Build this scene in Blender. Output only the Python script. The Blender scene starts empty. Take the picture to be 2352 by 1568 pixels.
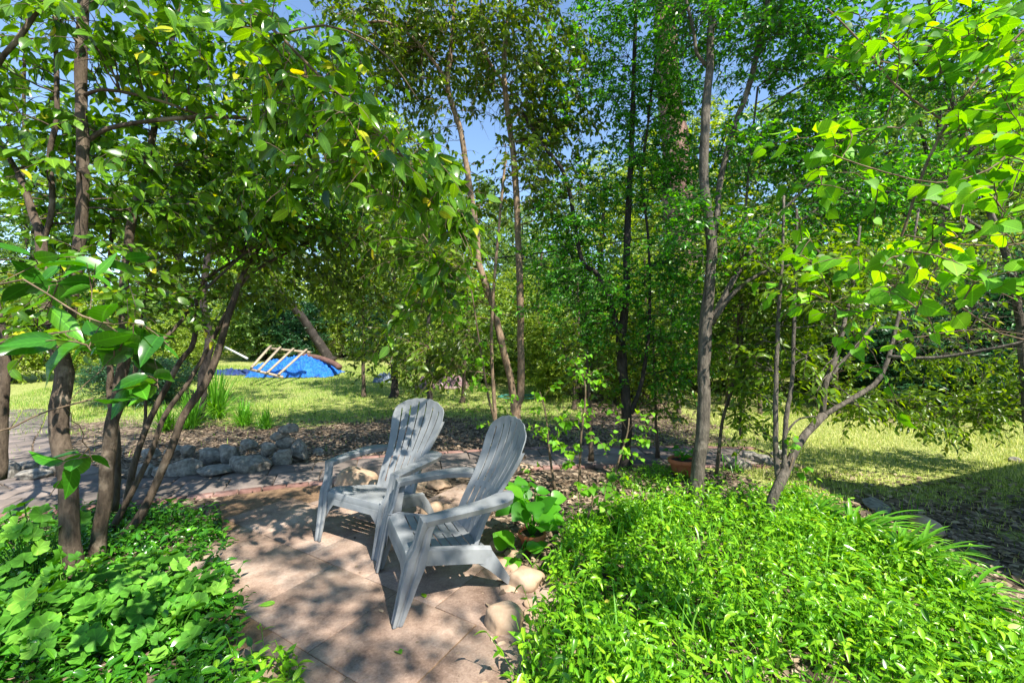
import bpy, bmesh, math
import numpy as np
from mathutils import Vector
rad = math.radians
# ------------------------------------------------------------------ camera, sky, sun, exposure
sc = bpy.context.scene
col = sc.collection
F, U0, V0, H = 976.7, 1176.0, 784.0, 1.47     # focal length and centre in 2352-px photo units, eye height
cam_d = bpy.data.cameras.new('camera'); cam = bpy.data.objects.new('camera', cam_d); col.objects.link(cam)
cam_d.sensor_width = 36; cam_d.lens = 36 * F / 2352.0
cam_d.clip_start = 0.05; cam_d.clip_end = 2000
cam.location = (0, 0, H); cam.rotation_euler = (rad(90), 0, 0)
sc.camera = cam
SUN_EL = 52.0
SUN_AZ = np.array([0.63, -0.777])              # horizontal direction towards the sun (behind the camera, to its right)
world = bpy.data.worlds.new('World'); sc.world = world; world.use_nodes = True
wn = world.node_tree; wn.nodes.clear()
sky = wn.nodes.new('ShaderNodeTexSky'); sky.sky_type = 'NISHITA'; sky.sun_disc = False
sky.sun_elevation = rad(SUN_EL)
sky.sun_rotation = math.atan2(SUN_AZ[0], SUN_AZ[1])
sky.air_density = 1.1; sky.dust_density = 0.0; sky.ozone_density = 3.5
bg = wn.nodes.new('ShaderNodeBackground'); bg.inputs['Strength'].default_value = 0.12
wo = wn.nodes.new('ShaderNodeOutputWorld')
wn.links.new(sky.outputs[0], bg.inputs[0]); wn.links.new(bg.outputs[0], wo.inputs[0])
sd = bpy.data.lights.new('sun', 'SUN'); sd.energy = 5.0; sd.angle = rad(0.5); sd.color = (1.0, 0.94, 0.84)
sun = bpy.data.objects.new('sun', sd); col.objects.link(sun)
ce, se = math.cos(rad(SUN_EL)), math.sin(rad(SUN_EL))
sdir = Vector((SUN_AZ[0] * ce, SUN_AZ[1] * ce, se)).normalized()
sun.rotation_euler = sdir.to_track_quat('Z', 'Y').to_euler(); sun.location = sdir * 40
sc.view_settings.view_transform = 'Standard'; sc.view_settings.look = 'None'
sc.view_settings.exposure = 1.25; sc.view_settings.gamma = 1.0; sc.view_settings.use_curve_mapping = False
sc.render.engine = 'CYCLES'
sc.cycles.max_bounces = 8; sc.cycles.diffuse_bounces = 5; sc.cycles.glossy_bounces = 2
sc.cycles.transmission_bounces = 5; sc.cycles.transparent_max_bounces = 4
sc.cycles.caustics_reflective = False; sc.cycles.caustics_refractive = False
sc.cycles.sample_clamp_indirect = 4.0

# ------------------------------------------------------------------ helpers
R_ = np.random.default_rng(7)
A = np.array
def fb(x, y, s=1.0, seed=0.0):
    x = x * s + seed * 3.7; y = y * s - seed * 1.9
    return (np.sin(x * 1.7 + 1.3 * np.sin(y * 1.1 + seed)) + np.sin(y * 2.3 + 1.7 * np.sin(x * 1.3)) * .8
            + np.sin((x + y) * 3.9 + 2 * np.sin(x * 2.9 - y)) * .5 + np.sin((x - y) * 7.3 + 2 * np.sin(y * 5.3)) * .3) / 2.6
def gz(x, y):
    x = np.asarray(x, float); y = np.asarray(y, float)
    d = np.maximum(0, y - 8.0)
    rise = .055 * d * np.clip(d / 3, 0, 1) * np.clip((60 - y) / 30, .35, 1)
    near = np.clip((y - 5.8) / 2, 0, 1) + np.clip((x - 3.2) / 2, 0, 1)
    return rise + .02 * fb(x, y, .5, 2) * np.clip(near, 0, 1)
def gzf(x, y): return float(gz(x, y))
def W(u, v, d): return A([(u - U0) / F * d, d, H - (v - V0) / F * d])
def G(u, v):
    d = F * H / max(v - V0, 6)
    for _ in range(30):
        p = W(u, v, d); z = gzf(p[0], p[1])
        d += (F * (H - z) / max(v - V0, 3) - d) * .5
    p = W(u, v, d); return A([p[0], p[1], gzf(p[0], p[1])])

def put(name, me, mat=None, parent=None, smooth=False):
    o = bpy.data.objects.new(name, me); col.objects.link(o)
    if mat:
        for m in (mat if isinstance(mat, (list, tuple)) else [mat]): me.materials.append(m)
    if parent is not None: o.parent = parent
    if smooth: me.polygons.foreach_set('use_smooth', np.ones(len(me.polygons), bool))
    return o
def tag(o, label=None, cat=None, group=None, kind=None):
    if label: o['label'] = label
    if cat: o['category'] = cat
    if group: o['group'] = group
    if kind: o['kind'] = kind
    return o
def empty(name, loc, label, cat, group=None, rz=0.0):
    o = bpy.data.objects.new(name, None); col.objects.link(o); o.empty_display_size = .1
    o.location = [float(t) for t in loc]; o.rotation_euler = (0, 0, rz)
    return tag(o, label, cat, group)
class MB:
    """Collects arrays of vertices and faces and links them as one mesh object."""
    def __init__(s): s.v = []; s.f = []; s.a = []; s.l = []; s.n = 0
    def add(s, v, faces, tint=None, loc=None):
        v = np.asarray(v, float).reshape(-1, 3)
        s.l.append((len(v), loc))
        s.v.append(v)
        s.a.append(np.full(len(v), .5) if tint is None else np.broadcast_to(np.asarray(tint, float), (len(v),)))
        for f in faces: s.f.append(np.asarray(f, np.int64) + s.n)      # arrays (nfaces, k)
        s.n += len(v)
    def mesh(s, name, off=None):
        me = bpy.data.meshes.new(name)
        if not s.n: return me
        v = np.concatenate(s.v)
        if off is not None: v = v - np.asarray(off)
        me.vertices.add(len(v)); me.vertices.foreach_set('co', v.ravel())
        loops = np.concatenate([f.ravel() for f in s.f]); tot = np.concatenate([np.full(f.shape[0], f.shape[1]) for f in s.f])
        me.loops.add(len(loops)); me.loops.foreach_set('vertex_index', loops.astype(np.int32))
        st = np.concatenate([[0], np.cumsum(tot)[:-1]])
        me.polygons.add(len(tot)); me.polygons.foreach_set('loop_start', st.astype(np.int32)); me.polygons.foreach_set('loop_total', tot.astype(np.int32))
        at = me.attributes.new('tint', 'FLOAT', 'POINT'); at.data.foreach_set('value', np.concatenate(s.a).astype(np.float32))
        if any(q[1] is not None for q in s.l):
            ll = np.concatenate([np.zeros((k, 2)) + (9, 9) if q is None else q for k, q in s.l]).astype(np.float32)
            for i_, nm in enumerate(('lu', 'lv')):
                at = me.attributes.new(nm, 'FLOAT', 'POINT'); at.data.foreach_set('value', np.ascontiguousarray(ll[:, i_]))
        me.update(calc_edges=True); return me
    def build(s, name, mat, parent=None, smooth=False, off=None):
        return put(name, s.mesh(name, off), mat, parent, smooth)
def norm(a): return a / np.maximum(np.linalg.norm(a, axis=-1, keepdims=True), 1e-9)
def tubes(mb, P, R, sides=5, tint=None, cap=False):
    """P (N,K,3) polylines, R (N,K) radii."""
    N, K, _ = P.shape
    T = np.empty_like(P); T[:, 1:-1] = P[:, 2:] - P[:, :-2]; T[:, 0] = P[:, 1] - P[:, 0]; T[:, -1] = P[:, -1] - P[:, -2]
    T = norm(T)
    main = norm(P[:, -1] - P[:, 0])
    ref = np.where(np.abs(main[:, 2:3]) < .8, A([[0, 0, 1.]]), A([[1., 0, 0]]))
    X = norm(np.cross(T, ref[:, None, :])); Y = np.cross(T, X)
    a = np.arange(sides) / sides * 2 * math.pi
    V = P[:, :, None, :] + R[:, :, None, None] * (np.cos(a)[None, None, :, None] * X[:, :, None, :] + np.sin(a)[None, None, :, None] * Y[:, :, None, :])
    i = np.arange(N)[:, None, None] * K * sides + np.arange(K - 1)[None, :, None] * sides
    s0 = np.arange(sides)[None, None, :]; s1 = (s0 + 1) % sides
    f = np.stack([i + s0, i + s1, i + sides + s1, i + sides + s0], -1).reshape(-1, 4)
    fs = [f]
    if cap:
        fs.append((np.arange(N)[:, None] * K * sides + (K - 1) * sides + np.arange(sides)[None, :]))
        fs.append((np.arange(N)[:, None] * K * sides + np.arange(sides)[None, ::-1]))
    mb.add(V.reshape(-1, 3), fs, tint)
def spline(pts, n):
    """Catmull-Rom through pts (M,k) resampled at n points."""
    p = np.asarray(pts, float); m = len(p)
    if m == 2: return p[0] + (p[1] - p[0]) * np.linspace(0, 1, n)[:, None]
    e = np.concatenate([[2 * p[0] - p[1]], p, [2 * p[-1] - p[-2]]])
    t = np.linspace(0, m - 1 - 1e-9, n); i = t.astype(int); f = (t - i)[:, None]
    a, b, c, d = e[i], e[i + 1], e[i + 2], e[i + 3]
    return .5 * (2 * b + (c - a) * f + (2 * a - 5 * b + 4 * c - d) * f ** 2 + (3 * b - a - 3 * c + d) * f ** 3)
# ---- leaf templates
def template(stations, halfw, droop=.14, fold=.22, wave=0.0):
    st = np.asarray(stations); hw = np.asarray(halfw)
    V = []; mid = []; L = []; Rr = []
    for t, w in zip(st, hw):
        z = -droop * t * t
        mid.append(len(V)); V.append((t, 0, z))
        if w > 0:
            zz = z + fold * w + wave * math.sin(t * 11)
            L.append(len(V)); V.append((t - .02, w, zz)); Rr.append(len(V)); V.append((t - .02, -w, zz + wave * .6 * math.cos(t * 9)))
        else: L.append(None); Rr.append(None)
    T, Q = [], []
    for i in range(len(st) - 1):
        for S, flip in ((L, 0), (Rr, 1)):
            a, b, c, d = mid[i], mid[i + 1], S[i + 1], S[i]
            if c is None: f = [a, b, d]
            elif d is None: f = [a, b, c]
            else: f = [a, b, c, d]
            if flip: f = f[::-1]
            (T if len(f) == 3 else Q).append(f)
    return A(V, float), [A(x) for x in (T, Q) if len(x)]
T_FAR = template([0, .45, 1], [0, .27, 0], .1, .2)
T_MID = template([0, .28, .66, 1], [0, .24, .2, 0], .2, .3)
T_FINE = template([0, .1, .28, .5, .72, .9, 1], [0, .13, .235, .25, .18, .07, 0], .24, .25, .012)
T_GLOSS = template([0, .12, .32, .58, .82, 1], [0, .13, .22, .22, .11, 0], .3, .45, .01)
T_BLADE = template([0, .3, .6, .85, 1], [.03, .034, .028, .015, 0], .0, .3)
def heart():
    st = [0, .06, .22, .42, .62, .8, .93, 1]; hw = [0, .3, .44, .45, .36, .2, .07, 0]
    return template(st, hw, .22, .2, .015)
T_HEART = heart()
def disc(n=18, lobes=6):
    V = [(0, 0, .0)]
    for r, k in ((.5, 0), (.86, 1), (1.0, 2)):
        for i in range(n):
            a = .25 + (2 * math.pi - .5) * i / (n - 1)
            rr = r * (1 + .07 * math.cos(lobes * a) * (k > 0)); 
            V.append((rr * math.cos(a) * .5, rr * math.sin(a) * .5, .10 * r + .035 * math.sin(lobes * a + 1) * r * k + .05 * r * math.sin(2 * a + 1) + .02 * math.sin(3 * a)))
    T = [(0, 1 + i, 2 + i) for i in range(n - 1)]; Q = []
    for k in (0, 1):
        for i in range(n - 1): Q.append((1 + k * n + i, 1 + (k + 1) * n + i, 2 + (k + 1) * n + i, 2 + k * n + i))
    return A(V, float), [A(T), A(Q)]
T_DISC = disc()
def leaves(mb, tpl, pos, d, nrm, size, tint, narrow=1.0):
    """Adds one leaf per row: pos, direction d, normal nrm, length size, tint."""
    V, fs = tpl; n = len(pos); m = len(V)
    if n == 0: return
    d = norm(d); s = norm(np.cross(nrm, d)); u = np.cross(d, s)
    size = np.broadcast_to(np.asarray(size, float), (n,))
    cz = R_.uniform(-.2, 2.2, n)[:, None, None]; wd = (narrow * R_.uniform(.78, 1.15, n))[:, None, None]; tw = R_.normal(0, .25, n)[:, None, None] * V[None, :, 0:1]
    P = pos[:, None, :] + size[:, None, None] * (V[None, :, 0:1] * d[:, None] + V[None, :, 1:2] * wd * (s[:, None] + tw * u[:, None]) + V[None, :, 2:3] * cz * u[:, None])
    base = (np.arange(n) * m)[:, None, None]
    mb.add(P.reshape(-1, 3), [(f[None] + base).reshape(-1, f.shape[1]) for f in fs], np.repeat(tint, m), np.tile(V[:, :2], (n, 1)) if m > 8 else None)

# ------------------------------------------------------------------ materials
def new_mat(name):
    m = bpy.data.materials.new(name); m.use_nodes = True; nt = m.node_tree; nt.nodes.clear()
    return m, nt, nt.nodes, nt.links
def N(nt, t, **kw):
    n = nt.nodes.new(t)
    for k, v in kw.items():
        if hasattr(n, k): setattr(n, k, v)
        else: n.inputs[k].default_value = v
    return n
def ramp(nt, stops):
    r = nt.nodes.new('ShaderNodeValToRGB'); e = r.color_ramp.elements
    while len(e) < len(stops): e.new(.5)
    for i, (p, c) in enumerate(stops): e[i].position = p; e[i].color = (*c, 1)
    return r
def leaf_mat(name, stops, trans=.42, rough=.38, tcol=1.6, spec=.5, gain=1.4, vein=None):
    m, nt, ns, lk = new_mat(name)
    at = N(nt, 'ShaderNodeAttribute', attribute_name='tint')
    r = ramp(nt, [(p_, tuple(min(.8, q * gain * (.6 if p_ == 0 else 1)) for q in c_)) for p_, c_ in stops]); lk.new(at.outputs['Fac'], r.inputs[0])  # darkest leaf tone lowered further: deeper canopy shade put into the colour
    co = N(nt, 'ShaderNodeNewGeometry')
    nz = N(nt, 'ShaderNodeTexNoise'); nz.inputs['Scale'].default_value = 9.0; nz.inputs['Detail'].default_value = 3
    lk.new(co.outputs['Position'], nz.inputs['Vector'])
    mp = N(nt, 'ShaderNodeMapRange'); mp.inputs[3].default_value = .78; mp.inputs[4].default_value = 1.22
    lk.new(nz.outputs[0], mp.inputs[0])
    val = mp.outputs[0]
    if vein:
        def MT(op, a, b_=None, c_=None):
            q = N(nt, 'ShaderNodeMath', operation=op)
            for i_, w_ in enumerate((a, b_, c_)):
                if w_ is None: continue
                if isinstance(w_, (int, float)): q.inputs[i_].default_value = w_
                else: lk.new(w_, q.inputs[i_])
            return q.outputs[0]
        lu = N(nt, 'ShaderNodeAttribute', attribute_name='lu').outputs['Fac']; lv = N(nt, 'ShaderNodeAttribute', attribute_name='lv').outputs['Fac']
        av = MT('ABSOLUTE', lv)
        if vein == 'pinnate':
            side_ = MT('SMOOTH_MAX', MT('SUBTRACT', MT('SINE', MT('MULTIPLY', MT('SUBTRACT', lu, MT('MULTIPLY', av, .75)), 46.0)), .80), 0.0)
            mid_ = MT('LESS_THAN', av, .016)
            v_ = MT('ADD', MT('MULTIPLY', side_, 1.1), MT('MULTIPLY', mid_, .7))
        else:
            an = MT('ARCTAN2', lv, lu); rr_ = MT('SQRT', MT('ADD', MT('MULTIPLY', lu, lu), MT('MULTIPLY', lv, lv)))
            ray = MT('SMOOTH_MAX', MT('SUBTRACT', MT('SINE', MT('MULTIPLY', an, 7.0)), .86), 0.0)
            ring = MT('MULTIPLY', MT('SUBTRACT', rr_, .3), .9)
            v_ = MT('ADD', MT('MULTIPLY', ray, 2.4), ring)
        v_ = MT('MINIMUM', MT('MAXIMUM', v_, -.3), .6)
        ok_ = MT('LESS_THAN', lu, 5.0)
        val = MT('ADD', val, MT('MULTIPLY', v_, ok_))
    hs = N(nt, 'ShaderNodeHueSaturation'); lk.new(r.outputs[0], hs.inputs['Color']); lk.new(val, hs.inputs['Value'])
    p = N(nt, 'ShaderNodeBsdfPrincipled'); p.inputs['Roughness'].default_value = rough; p.inputs['Specular IOR Level'].default_value = spec
    lk.new(hs.outputs[0], p.inputs['Base Color'])
    t = N(nt, 'ShaderNodeBsdfTranslucent')
    h2 = N(nt, 'ShaderNodeHueSaturation'); h2.inputs['Hue'].default_value = .485; h2.inputs['Saturation'].default_value = 1.15; h2.inputs['Value'].default_value = tcol
    lk.new(hs.outputs[0], h2.inputs['Color']); lk.new(h2.outputs[0], t.inputs[0])
    mx = N(nt, 'ShaderNodeMixShader'); mx.inputs[0].default_value = trans
    lk.new(p.outputs[0], mx.inputs[1]); lk.new(t.outputs[0], mx.inputs[2])
    o = N(nt, 'ShaderNodeOutputMaterial'); lk.new(mx.outputs[0], o.inputs[0]); return m
def bark_mat(name, c1, c2, scale=14, stretch=.22, bump=.5, patch=None):
    m, nt, ns, lk = new_mat(name)
    co = N(nt, 'ShaderNodeNewGeometry')
    mp = N(nt, 'ShaderNodeMapping'); mp.inputs['Scale'].default_value = (1, 1, stretch); lk.new(co.outputs['Position'], mp.inputs[0])
    nz = N(nt, 'ShaderNodeTexNoise'); nz.inputs['Scale'].default_value = scale * 3; nz.inputs['Detail'].default_value = 6; nz.inputs['Roughness'].default_value = .65
    lk.new(mp.outputs[0], nz.inputs['Vector'])
    r = ramp(nt, [(.3, c1), (.68, c2)]); lk.new(nz.outputs[0], r.inputs[0])
    n2 = N(nt, 'ShaderNodeTexNoise'); n2.inputs['Scale'].default_value = 5.5; n2.inputs['Detail'].default_value = 4; lk.new(co.outputs['Position'], n2.inputs['Vector'])
    r2 = ramp(nt, [(.6, (0, 0, 0)), (.68, (1, 1, 1))]); lk.new(n2.outputs[0], r2.inputs[0])
    mx = N(nt, 'ShaderNodeMix', data_type='RGBA'); lk.new(r2.outputs[0], mx.inputs[0]); lk.new(r.outputs[0], mx.inputs[6])
    mx.inputs[7].default_value = (*(patch or [min(1, t * 1.35) for t in c2]), 1)
    p = N(nt, 'ShaderNodeBsdfPrincipled'); p.inputs['Roughness'].default_value = .85; p.inputs['Specular IOR Level'].default_value = .2
    lk.new(mx.outputs[2], p.inputs['Base Color'])
    b = N(nt, 'ShaderNodeBump'); b.inputs['Strength'].default_value = bump; b.inputs['Distance'].default_value = .02
    lk.new(nz.outputs[0], b.inputs['Height']); lk.new(b.outputs[0], p.inputs['Normal'])
    o = N(nt, 'ShaderNodeOutputMaterial'); lk.new(p.outputs[0], o.inputs[0]); return m
def noise_mat(name, stops, scale=8, rough=.8, bump=.3, detail=6, tint=False, dist=.01, spec=.3):
    m, nt, ns, lk = new_mat(name)
    co = N(nt, 'ShaderNodeNewGeometry')
    nz = N(nt, 'ShaderNodeTexNoise'); nz.inputs['Scale'].default_value = scale; nz.inputs['Detail'].default_value = detail; nz.inputs['Roughness'].default_value = .62
    lk.new(co.outputs['Position'], nz.inputs['Vector'])
    fac = nz.outputs[0]
    if tint:
        at = N(nt, 'ShaderNodeAttribute', attribute_name='tint')
        ad = N(nt, 'ShaderNodeMath', operation='MULTIPLY_ADD'); ad.inputs[1].default_value = .5; lk.new(at.outputs['Fac'], ad.inputs[0])
        ml = N(nt, 'ShaderNodeMath', operation='MULTIPLY_ADD'); ml.inputs[1].default_value = 1.0; ml.inputs[2].default_value = -.25
        lk.new(fac, ml.inputs[0]); lk.new(ml.outputs[0], ad.inputs[2]); fac = ad.outputs[0]
    r = ramp(nt, stops); lk.new(fac, r.inputs[0])
    p = N(nt, 'ShaderNodeBsdfPrincipled'); p.inputs['Roughness'].default_value = rough; p.inputs['Specular IOR Level'].default_value = spec
    lk.new(r.outputs[0], p.inputs['Base Color'])
    n3 = N(nt, 'ShaderNodeTexNoise'); n3.inputs['Scale'].default_value = scale * 6; n3.inputs['Detail'].default_value = 4; lk.new(co.outputs['Position'], n3.inputs['Vector'])
    b = N(nt, 'ShaderNodeBump'); b.inputs['Strength'].default_value = bump; b.inputs['Distance'].default_value = dist
    lk.new(n3.outputs[0], b.inputs['Height']); lk.new(b.outputs[0], p.inputs['Normal'])
    o = N(nt, 'ShaderNodeOutputMaterial'); lk.new(p.outputs[0], o.inputs[0]); return m

M = {}
# leaf colours: dark -> bright, a few yellow ones at the top of the ramp
M['privet'] = leaf_mat('privet_leaf', [(0, (.028, .085, .008)), (.5, (.075, .175, .012)), (.93, (.14, .26, .016)), (.965, (.32, .33, .02)), (1, (.40, .34, .02))], .45, .27, 1.7, vein='pinnate')
M['olive'] = leaf_mat('olive_leaf', [(0, (.045, .095, .012)), (.6, (.095, .165, .014)), (.95, (.14, .22, .02)), (1, (.3, .25, .03))], .45, .35, 1.6)
M['green'] = leaf_mat('green_leaf', [(0, (.022, .10, .008)), (.6, (.045, .19, .012)), (1, (.10, .30, .018))], .5, .35, 1.7)
M['bright'] = leaf_mat('bright_leaf', [(0, (.06, .20, .010)), (.6, (.12, .31, .014)), (1, (.22, .42, .022))], .5, .5, 1.5, .3, vein='pinnate')
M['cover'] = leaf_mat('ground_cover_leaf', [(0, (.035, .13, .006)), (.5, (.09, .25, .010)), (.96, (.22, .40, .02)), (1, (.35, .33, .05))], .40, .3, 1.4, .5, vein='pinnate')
M['hedge2'] = leaf_mat('olive_green_leaf', [(0, (.05, .10, .010)), (.5, (.09, .17, .012)), (.96, (.15, .24, .02)), (1, (.3, .28, .03))], .48, .33, 1.7)
M['hedge'] = leaf_mat('hedge_leaf', [(0, (.07, .13, .012)), (.5, (.17, .26, .025)), (1, (.32, .38, .06))], .45, .4, 1.5)
M['far'] = leaf_mat('far_leaf', [(0, (.045, .10, .02)), (.5, (.085, .165, .03)), (1, (.17, .26, .05))], .45, .45, 1.5)
M['bluegreen'] = leaf_mat('blue_green_leaf', [(0, (.018, .055, .02)), (.6, (.03, .10, .04)), (1, (.06, .16, .06))], .3, .35, 1.4)
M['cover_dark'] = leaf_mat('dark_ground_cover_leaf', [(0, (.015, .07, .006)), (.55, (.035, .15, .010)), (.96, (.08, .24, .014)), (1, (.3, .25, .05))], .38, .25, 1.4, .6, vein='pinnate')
M['geranium'] = leaf_mat('geranium_leaf', [(0, (.035, .13, .012)), (.6, (.075, .22, .02)), (.95, (.15, .32, .035)), (1, (.3, .16, .05))], .4, .6, 1.4, .25, vein='palmate')
M['grass'] = leaf_mat('grass_blade', [(0, (.05, .14, .012)), (.5, (.11, .24, .02)), (.8, (.26, .34, .05)), (1, (.48, .44, .17))], .35, .5, 1.3, .3)
M['straw'] = leaf_mat('straw_grass_blade', [(0, (.11, .20, .02)), (.4, (.24, .33, .05)), (.7, (.44, .48, .12)), (1, (.62, .58, .26))], .3, .6, 1.2, .2, 1.25)
M['strap'] = leaf_mat('strap_leaf', [(0, (.05, .16, .012)), (.6, (.09, .27, .018)), (1, (.2, .40, .04))], .4, .3, 1.4)
M['litter'] = leaf_mat('dry_leaf', [(0, (.05, .036, .026)), (.4, (.135, .098, .068)), (.75, (.26, .19, .125)), (1, (.46, .36, .25))], .15, .6, 1.2, .25, 1.1)
M['bark_brown'] = bark_mat('brown_bark', (.038, .027, .019), (.135, .102, .073), 11, .3, .9, (.24, .19, .14))
M['bark_tan'] = bark_mat('tan_bark', (.11, .072, .045), (.33, .235, .155), 12, .4, .7)
M['bark_dark'] = bark_mat('dark_bark', (.016, .013, .012), (.06, .05, .042), 14, .25, .7)
M['bark_grey'] = bark_mat('grey_bark', (.035, .03, .024), (.17, .145, .115), 12, .3, 1.0)
M['bark_pine'] = bark_mat('pine_bark', (.06, .03, .022), (.30, .185, .14), 2.2, .3, 1.0)
M['twig'] = bark_mat('twig_bark', (.08, .055, .035), (.20, .145, .09), 20, .5, .2)
M['granite'] = noise_mat('granite', [(.25, (.06, .052, .042)), (.45, (.18, .165, .14)), (.62, (.30, .28, .24)), (.8, (.48, .45, .39))], 22, .9, .8, 10)
M['river'] = noise_mat('river_stone', [(.3, (.22, .14, .085)), (.55, (.38, .27, .18)), (.8, (.55, .43, .31))], 5, .7, .25, 6)
M['terracotta'] = noise_mat('terracotta', [(.3, (.36, .10, .045)), (.7, (.52, .17, .08))], 12, .75, .15)
m, nt, ns, lk = new_mat('paver')
co = N(nt, 'ShaderNodeNewGeometry'); at = N(nt, 'ShaderNodeAttribute', attribute_name='tint')
n1 = N(nt, 'ShaderNodeTexNoise'); n1.inputs['Scale'].default_value = 2.4; n1.inputs['Detail'].default_value = 8; n1.inputs['Roughness'].default_value = .68; lk.new(co.outputs['Position'], n1.inputs['Vector'])
n2 = N(nt, 'ShaderNodeTexNoise'); n2.inputs['Scale'].default_value = 90; n2.inputs['Detail'].default_value = 5; n2.inputs['Roughness'].default_value = .7; lk.new(co.outputs['Position'], n2.inputs['Vector'])
ad = N(nt, 'ShaderNodeMath', operation='MULTIPLY_ADD'); ad.inputs[1].default_value = .35; lk.new(n2.outputs[0], ad.inputs[0]); lk.new(n1.outputs[0], ad.inputs[2])
a2 = N(nt, 'ShaderNodeMath', operation='MULTIPLY_ADD'); a2.inputs[1].default_value = .22; lk.new(at.outputs['Fac'], a2.inputs[0]); lk.new(ad.outputs[0], a2.inputs[2])
r = ramp(nt, [(.54, (.085, .055, .04)), (.68, (.20, .135, .10)), (.82, (.32, .23, .175)), (.98, (.46, .36, .29))]); lk.new(a2.outputs[0], r.inputs[0])
n3 = N(nt, 'ShaderNodeTexNoise'); n3.inputs['Scale'].default_value = 1.3; n3.inputs['Detail'].default_value = 6; lk.new(co.outputs['Position'], n3.inputs['Vector'])
sp = N(nt, 'ShaderNodeSeparateXYZ'); lk.new(co.outputs['Position'], sp.inputs[0])
my = N(nt, 'ShaderNodeMapRange'); my.inputs[1].default_value = 3.3; my.inputs[2].default_value = 4.6; my.inputs[3].default_value = -.12; my.inputs[4].default_value = .16; lk.new(sp.outputs[1], my.inputs[0])
mo = N(nt, 'ShaderNodeMath', operation='ADD'); lk.new(n3.outputs[0], mo.inputs[0]); lk.new(my.outputs[0], mo.inputs[1])
mr = N(nt, 'ShaderNodeMapRange'); mr.inputs[1].default_value = .60; mr.inputs[2].default_value = .70; mr.inputs[4].default_value = .75; lk.new(mo.outputs[0], mr.inputs[0])
mx = N(nt, 'ShaderNodeMix', data_type='RGBA'); lk.new(mr.outputs[0], mx.inputs[0]); lk.new(r.outputs[0], mx.inputs[6]); mx.inputs[7].default_value = (.075, .085, .03, 1)
p = N(nt, 'ShaderNodeBsdfPrincipled'); p.inputs['Roughness'].default_value = .9; p.inputs['Specular IOR Level'].default_value = .25; lk.new(mx.outputs[2], p.inputs['Base Color'])
b = N(nt, 'ShaderNodeBump'); b.inputs['Strength'].default_value = .8; b.inputs['Distance'].default_value = .008; lk.new(ad.outputs[0], b.inputs['Height']); lk.new(b.outputs[0], p.inputs['Normal'])
o = N(nt, 'ShaderNodeOutputMaterial'); lk.new(p.outputs[0], o.inputs[0]); M['paver'] = m
M['path_slab'] = noise_mat('path_slab', [(.2, (.085, .072, .062)), (.55, (.17, .14, .122)), (.85, (.26, .21, .18))], 6, .9, .4, 9, True, .006)
M['brick'] = noise_mat('brick', [(.2, (.13, .065, .052)), (.6, (.24, .135, .11)), (.9, (.33, .22, .19))], 12, .9, .4, 6, True, .006)
M['timber'] = noise_mat('weathered_timber', [(.3, (.22, .16, .10)), (.7, (.46, .38, .28))], 18, .8, .2)
M['rust'] = noise_mat('rusty_board', [(.3, (.07, .035, .028)), (.7, (.17, .095, .075))], 10, .8, .3)

# ------------------------------------------------------------------ ground sheet
def axis(lo, hi, step, far, g=1.22):
    a = list(np.arange(lo, hi + 1e-6, step)); s = step
    while a[-1] < far: s *= g; a.append(a[-1] + s)
    s = step; b = []
    x = lo
    while x > -far: s *= g; x -= s; b.append(x)
    return A(b[::-1] + a)
gx, gy = axis(-9, 10, .14, 600), axis(0, 17, .14, 600)
XX, YY = np.meshgrid(gx, gy)
ZZ = gz(XX, YY)
nx, ny = len(gx), len(gy)
idx = (np.arange(ny - 1)[:, None] * nx + np.arange(nx - 1)[None, :]).ravel()
def lawn_w(x, y):
    """How grassy the ground is (0 litter, 1 grass)."""
    w = .45 - .14 * (x < 2) + .55 * fb(x, y, .8, 5) + .25 * fb(x, y, 3.1, 2)
    w = w + np.clip((y - 7.2) / 2, -.6, .7) * (x < 1.5) + .95 * np.clip((x - 2.6) / 1.2, 0, 1) * np.clip((y - 3.6) / 1.2, 0, 1) - .6 * (x > 1.4) * (y > 7.2)
    w = w - .3 * np.exp(-((x + 1.0) ** 2 / 6 + (y - 6.6) ** 2 / 2.5)) - .6 * (y < 4.8) * (x < 2.6)
    return np.clip(w, 0, 1)
gm = MB(); gm.add(np.stack([XX, YY, ZZ], -1).reshape(-1, 3), [np.stack([idx, idx + 1, idx + nx + 1, idx + nx], -1)], lawn_w(XX, YY).ravel())
m, nt, ns, lk = new_mat('soil_litter_grass')
co = N(nt, 'ShaderNodeNewGeometry'); at = N(nt, 'ShaderNodeAttribute', attribute_name='tint')
vo = N(nt, 'ShaderNodeTexVoronoi'); vo.inputs['Scale'].default_value = 26; lk.new(co.outputs['Position'], vo.inputs['Vector'])
sepv = N(nt, 'ShaderNodeSeparateColor'); lk.new(vo.outputs['Color'], sepv.inputs[0])
rl = ramp(nt, [(0, (.04, .03, .022)), (.4, (.10, .075, .052)), (.75, (.20, .15, .105)), (1, (.38, .30, .21))]); lk.new(sepv.outputs[0], rl.inputs[0])
ng = N(nt, 'ShaderNodeTexNoise'); ng.inputs['Scale'].default_value = 45; ng.inputs['Detail'].default_value = 6; lk.new(co.outputs['Position'], ng.inputs['Vector'])
rg = ramp(nt, [(.3, (.08, .12, .025)), (.5, (.24, .28, .07)), (.7, (.52, .50, .22))]); lk.new(ng.outputs[0], rg.inputs[0])
nn = N(nt, 'ShaderNodeTexNoise'); nn.inputs['Scale'].default_value = 7; nn.inputs['Detail'].default_value = 7; lk.new(co.outputs['Position'], nn.inputs['Vector'])
ma = N(nt, 'ShaderNodeMath', operation='ADD'); lk.new(at.outputs['Fac'], ma.inputs[0]); lk.new(nn.outputs[0], ma.inputs[1])
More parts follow.
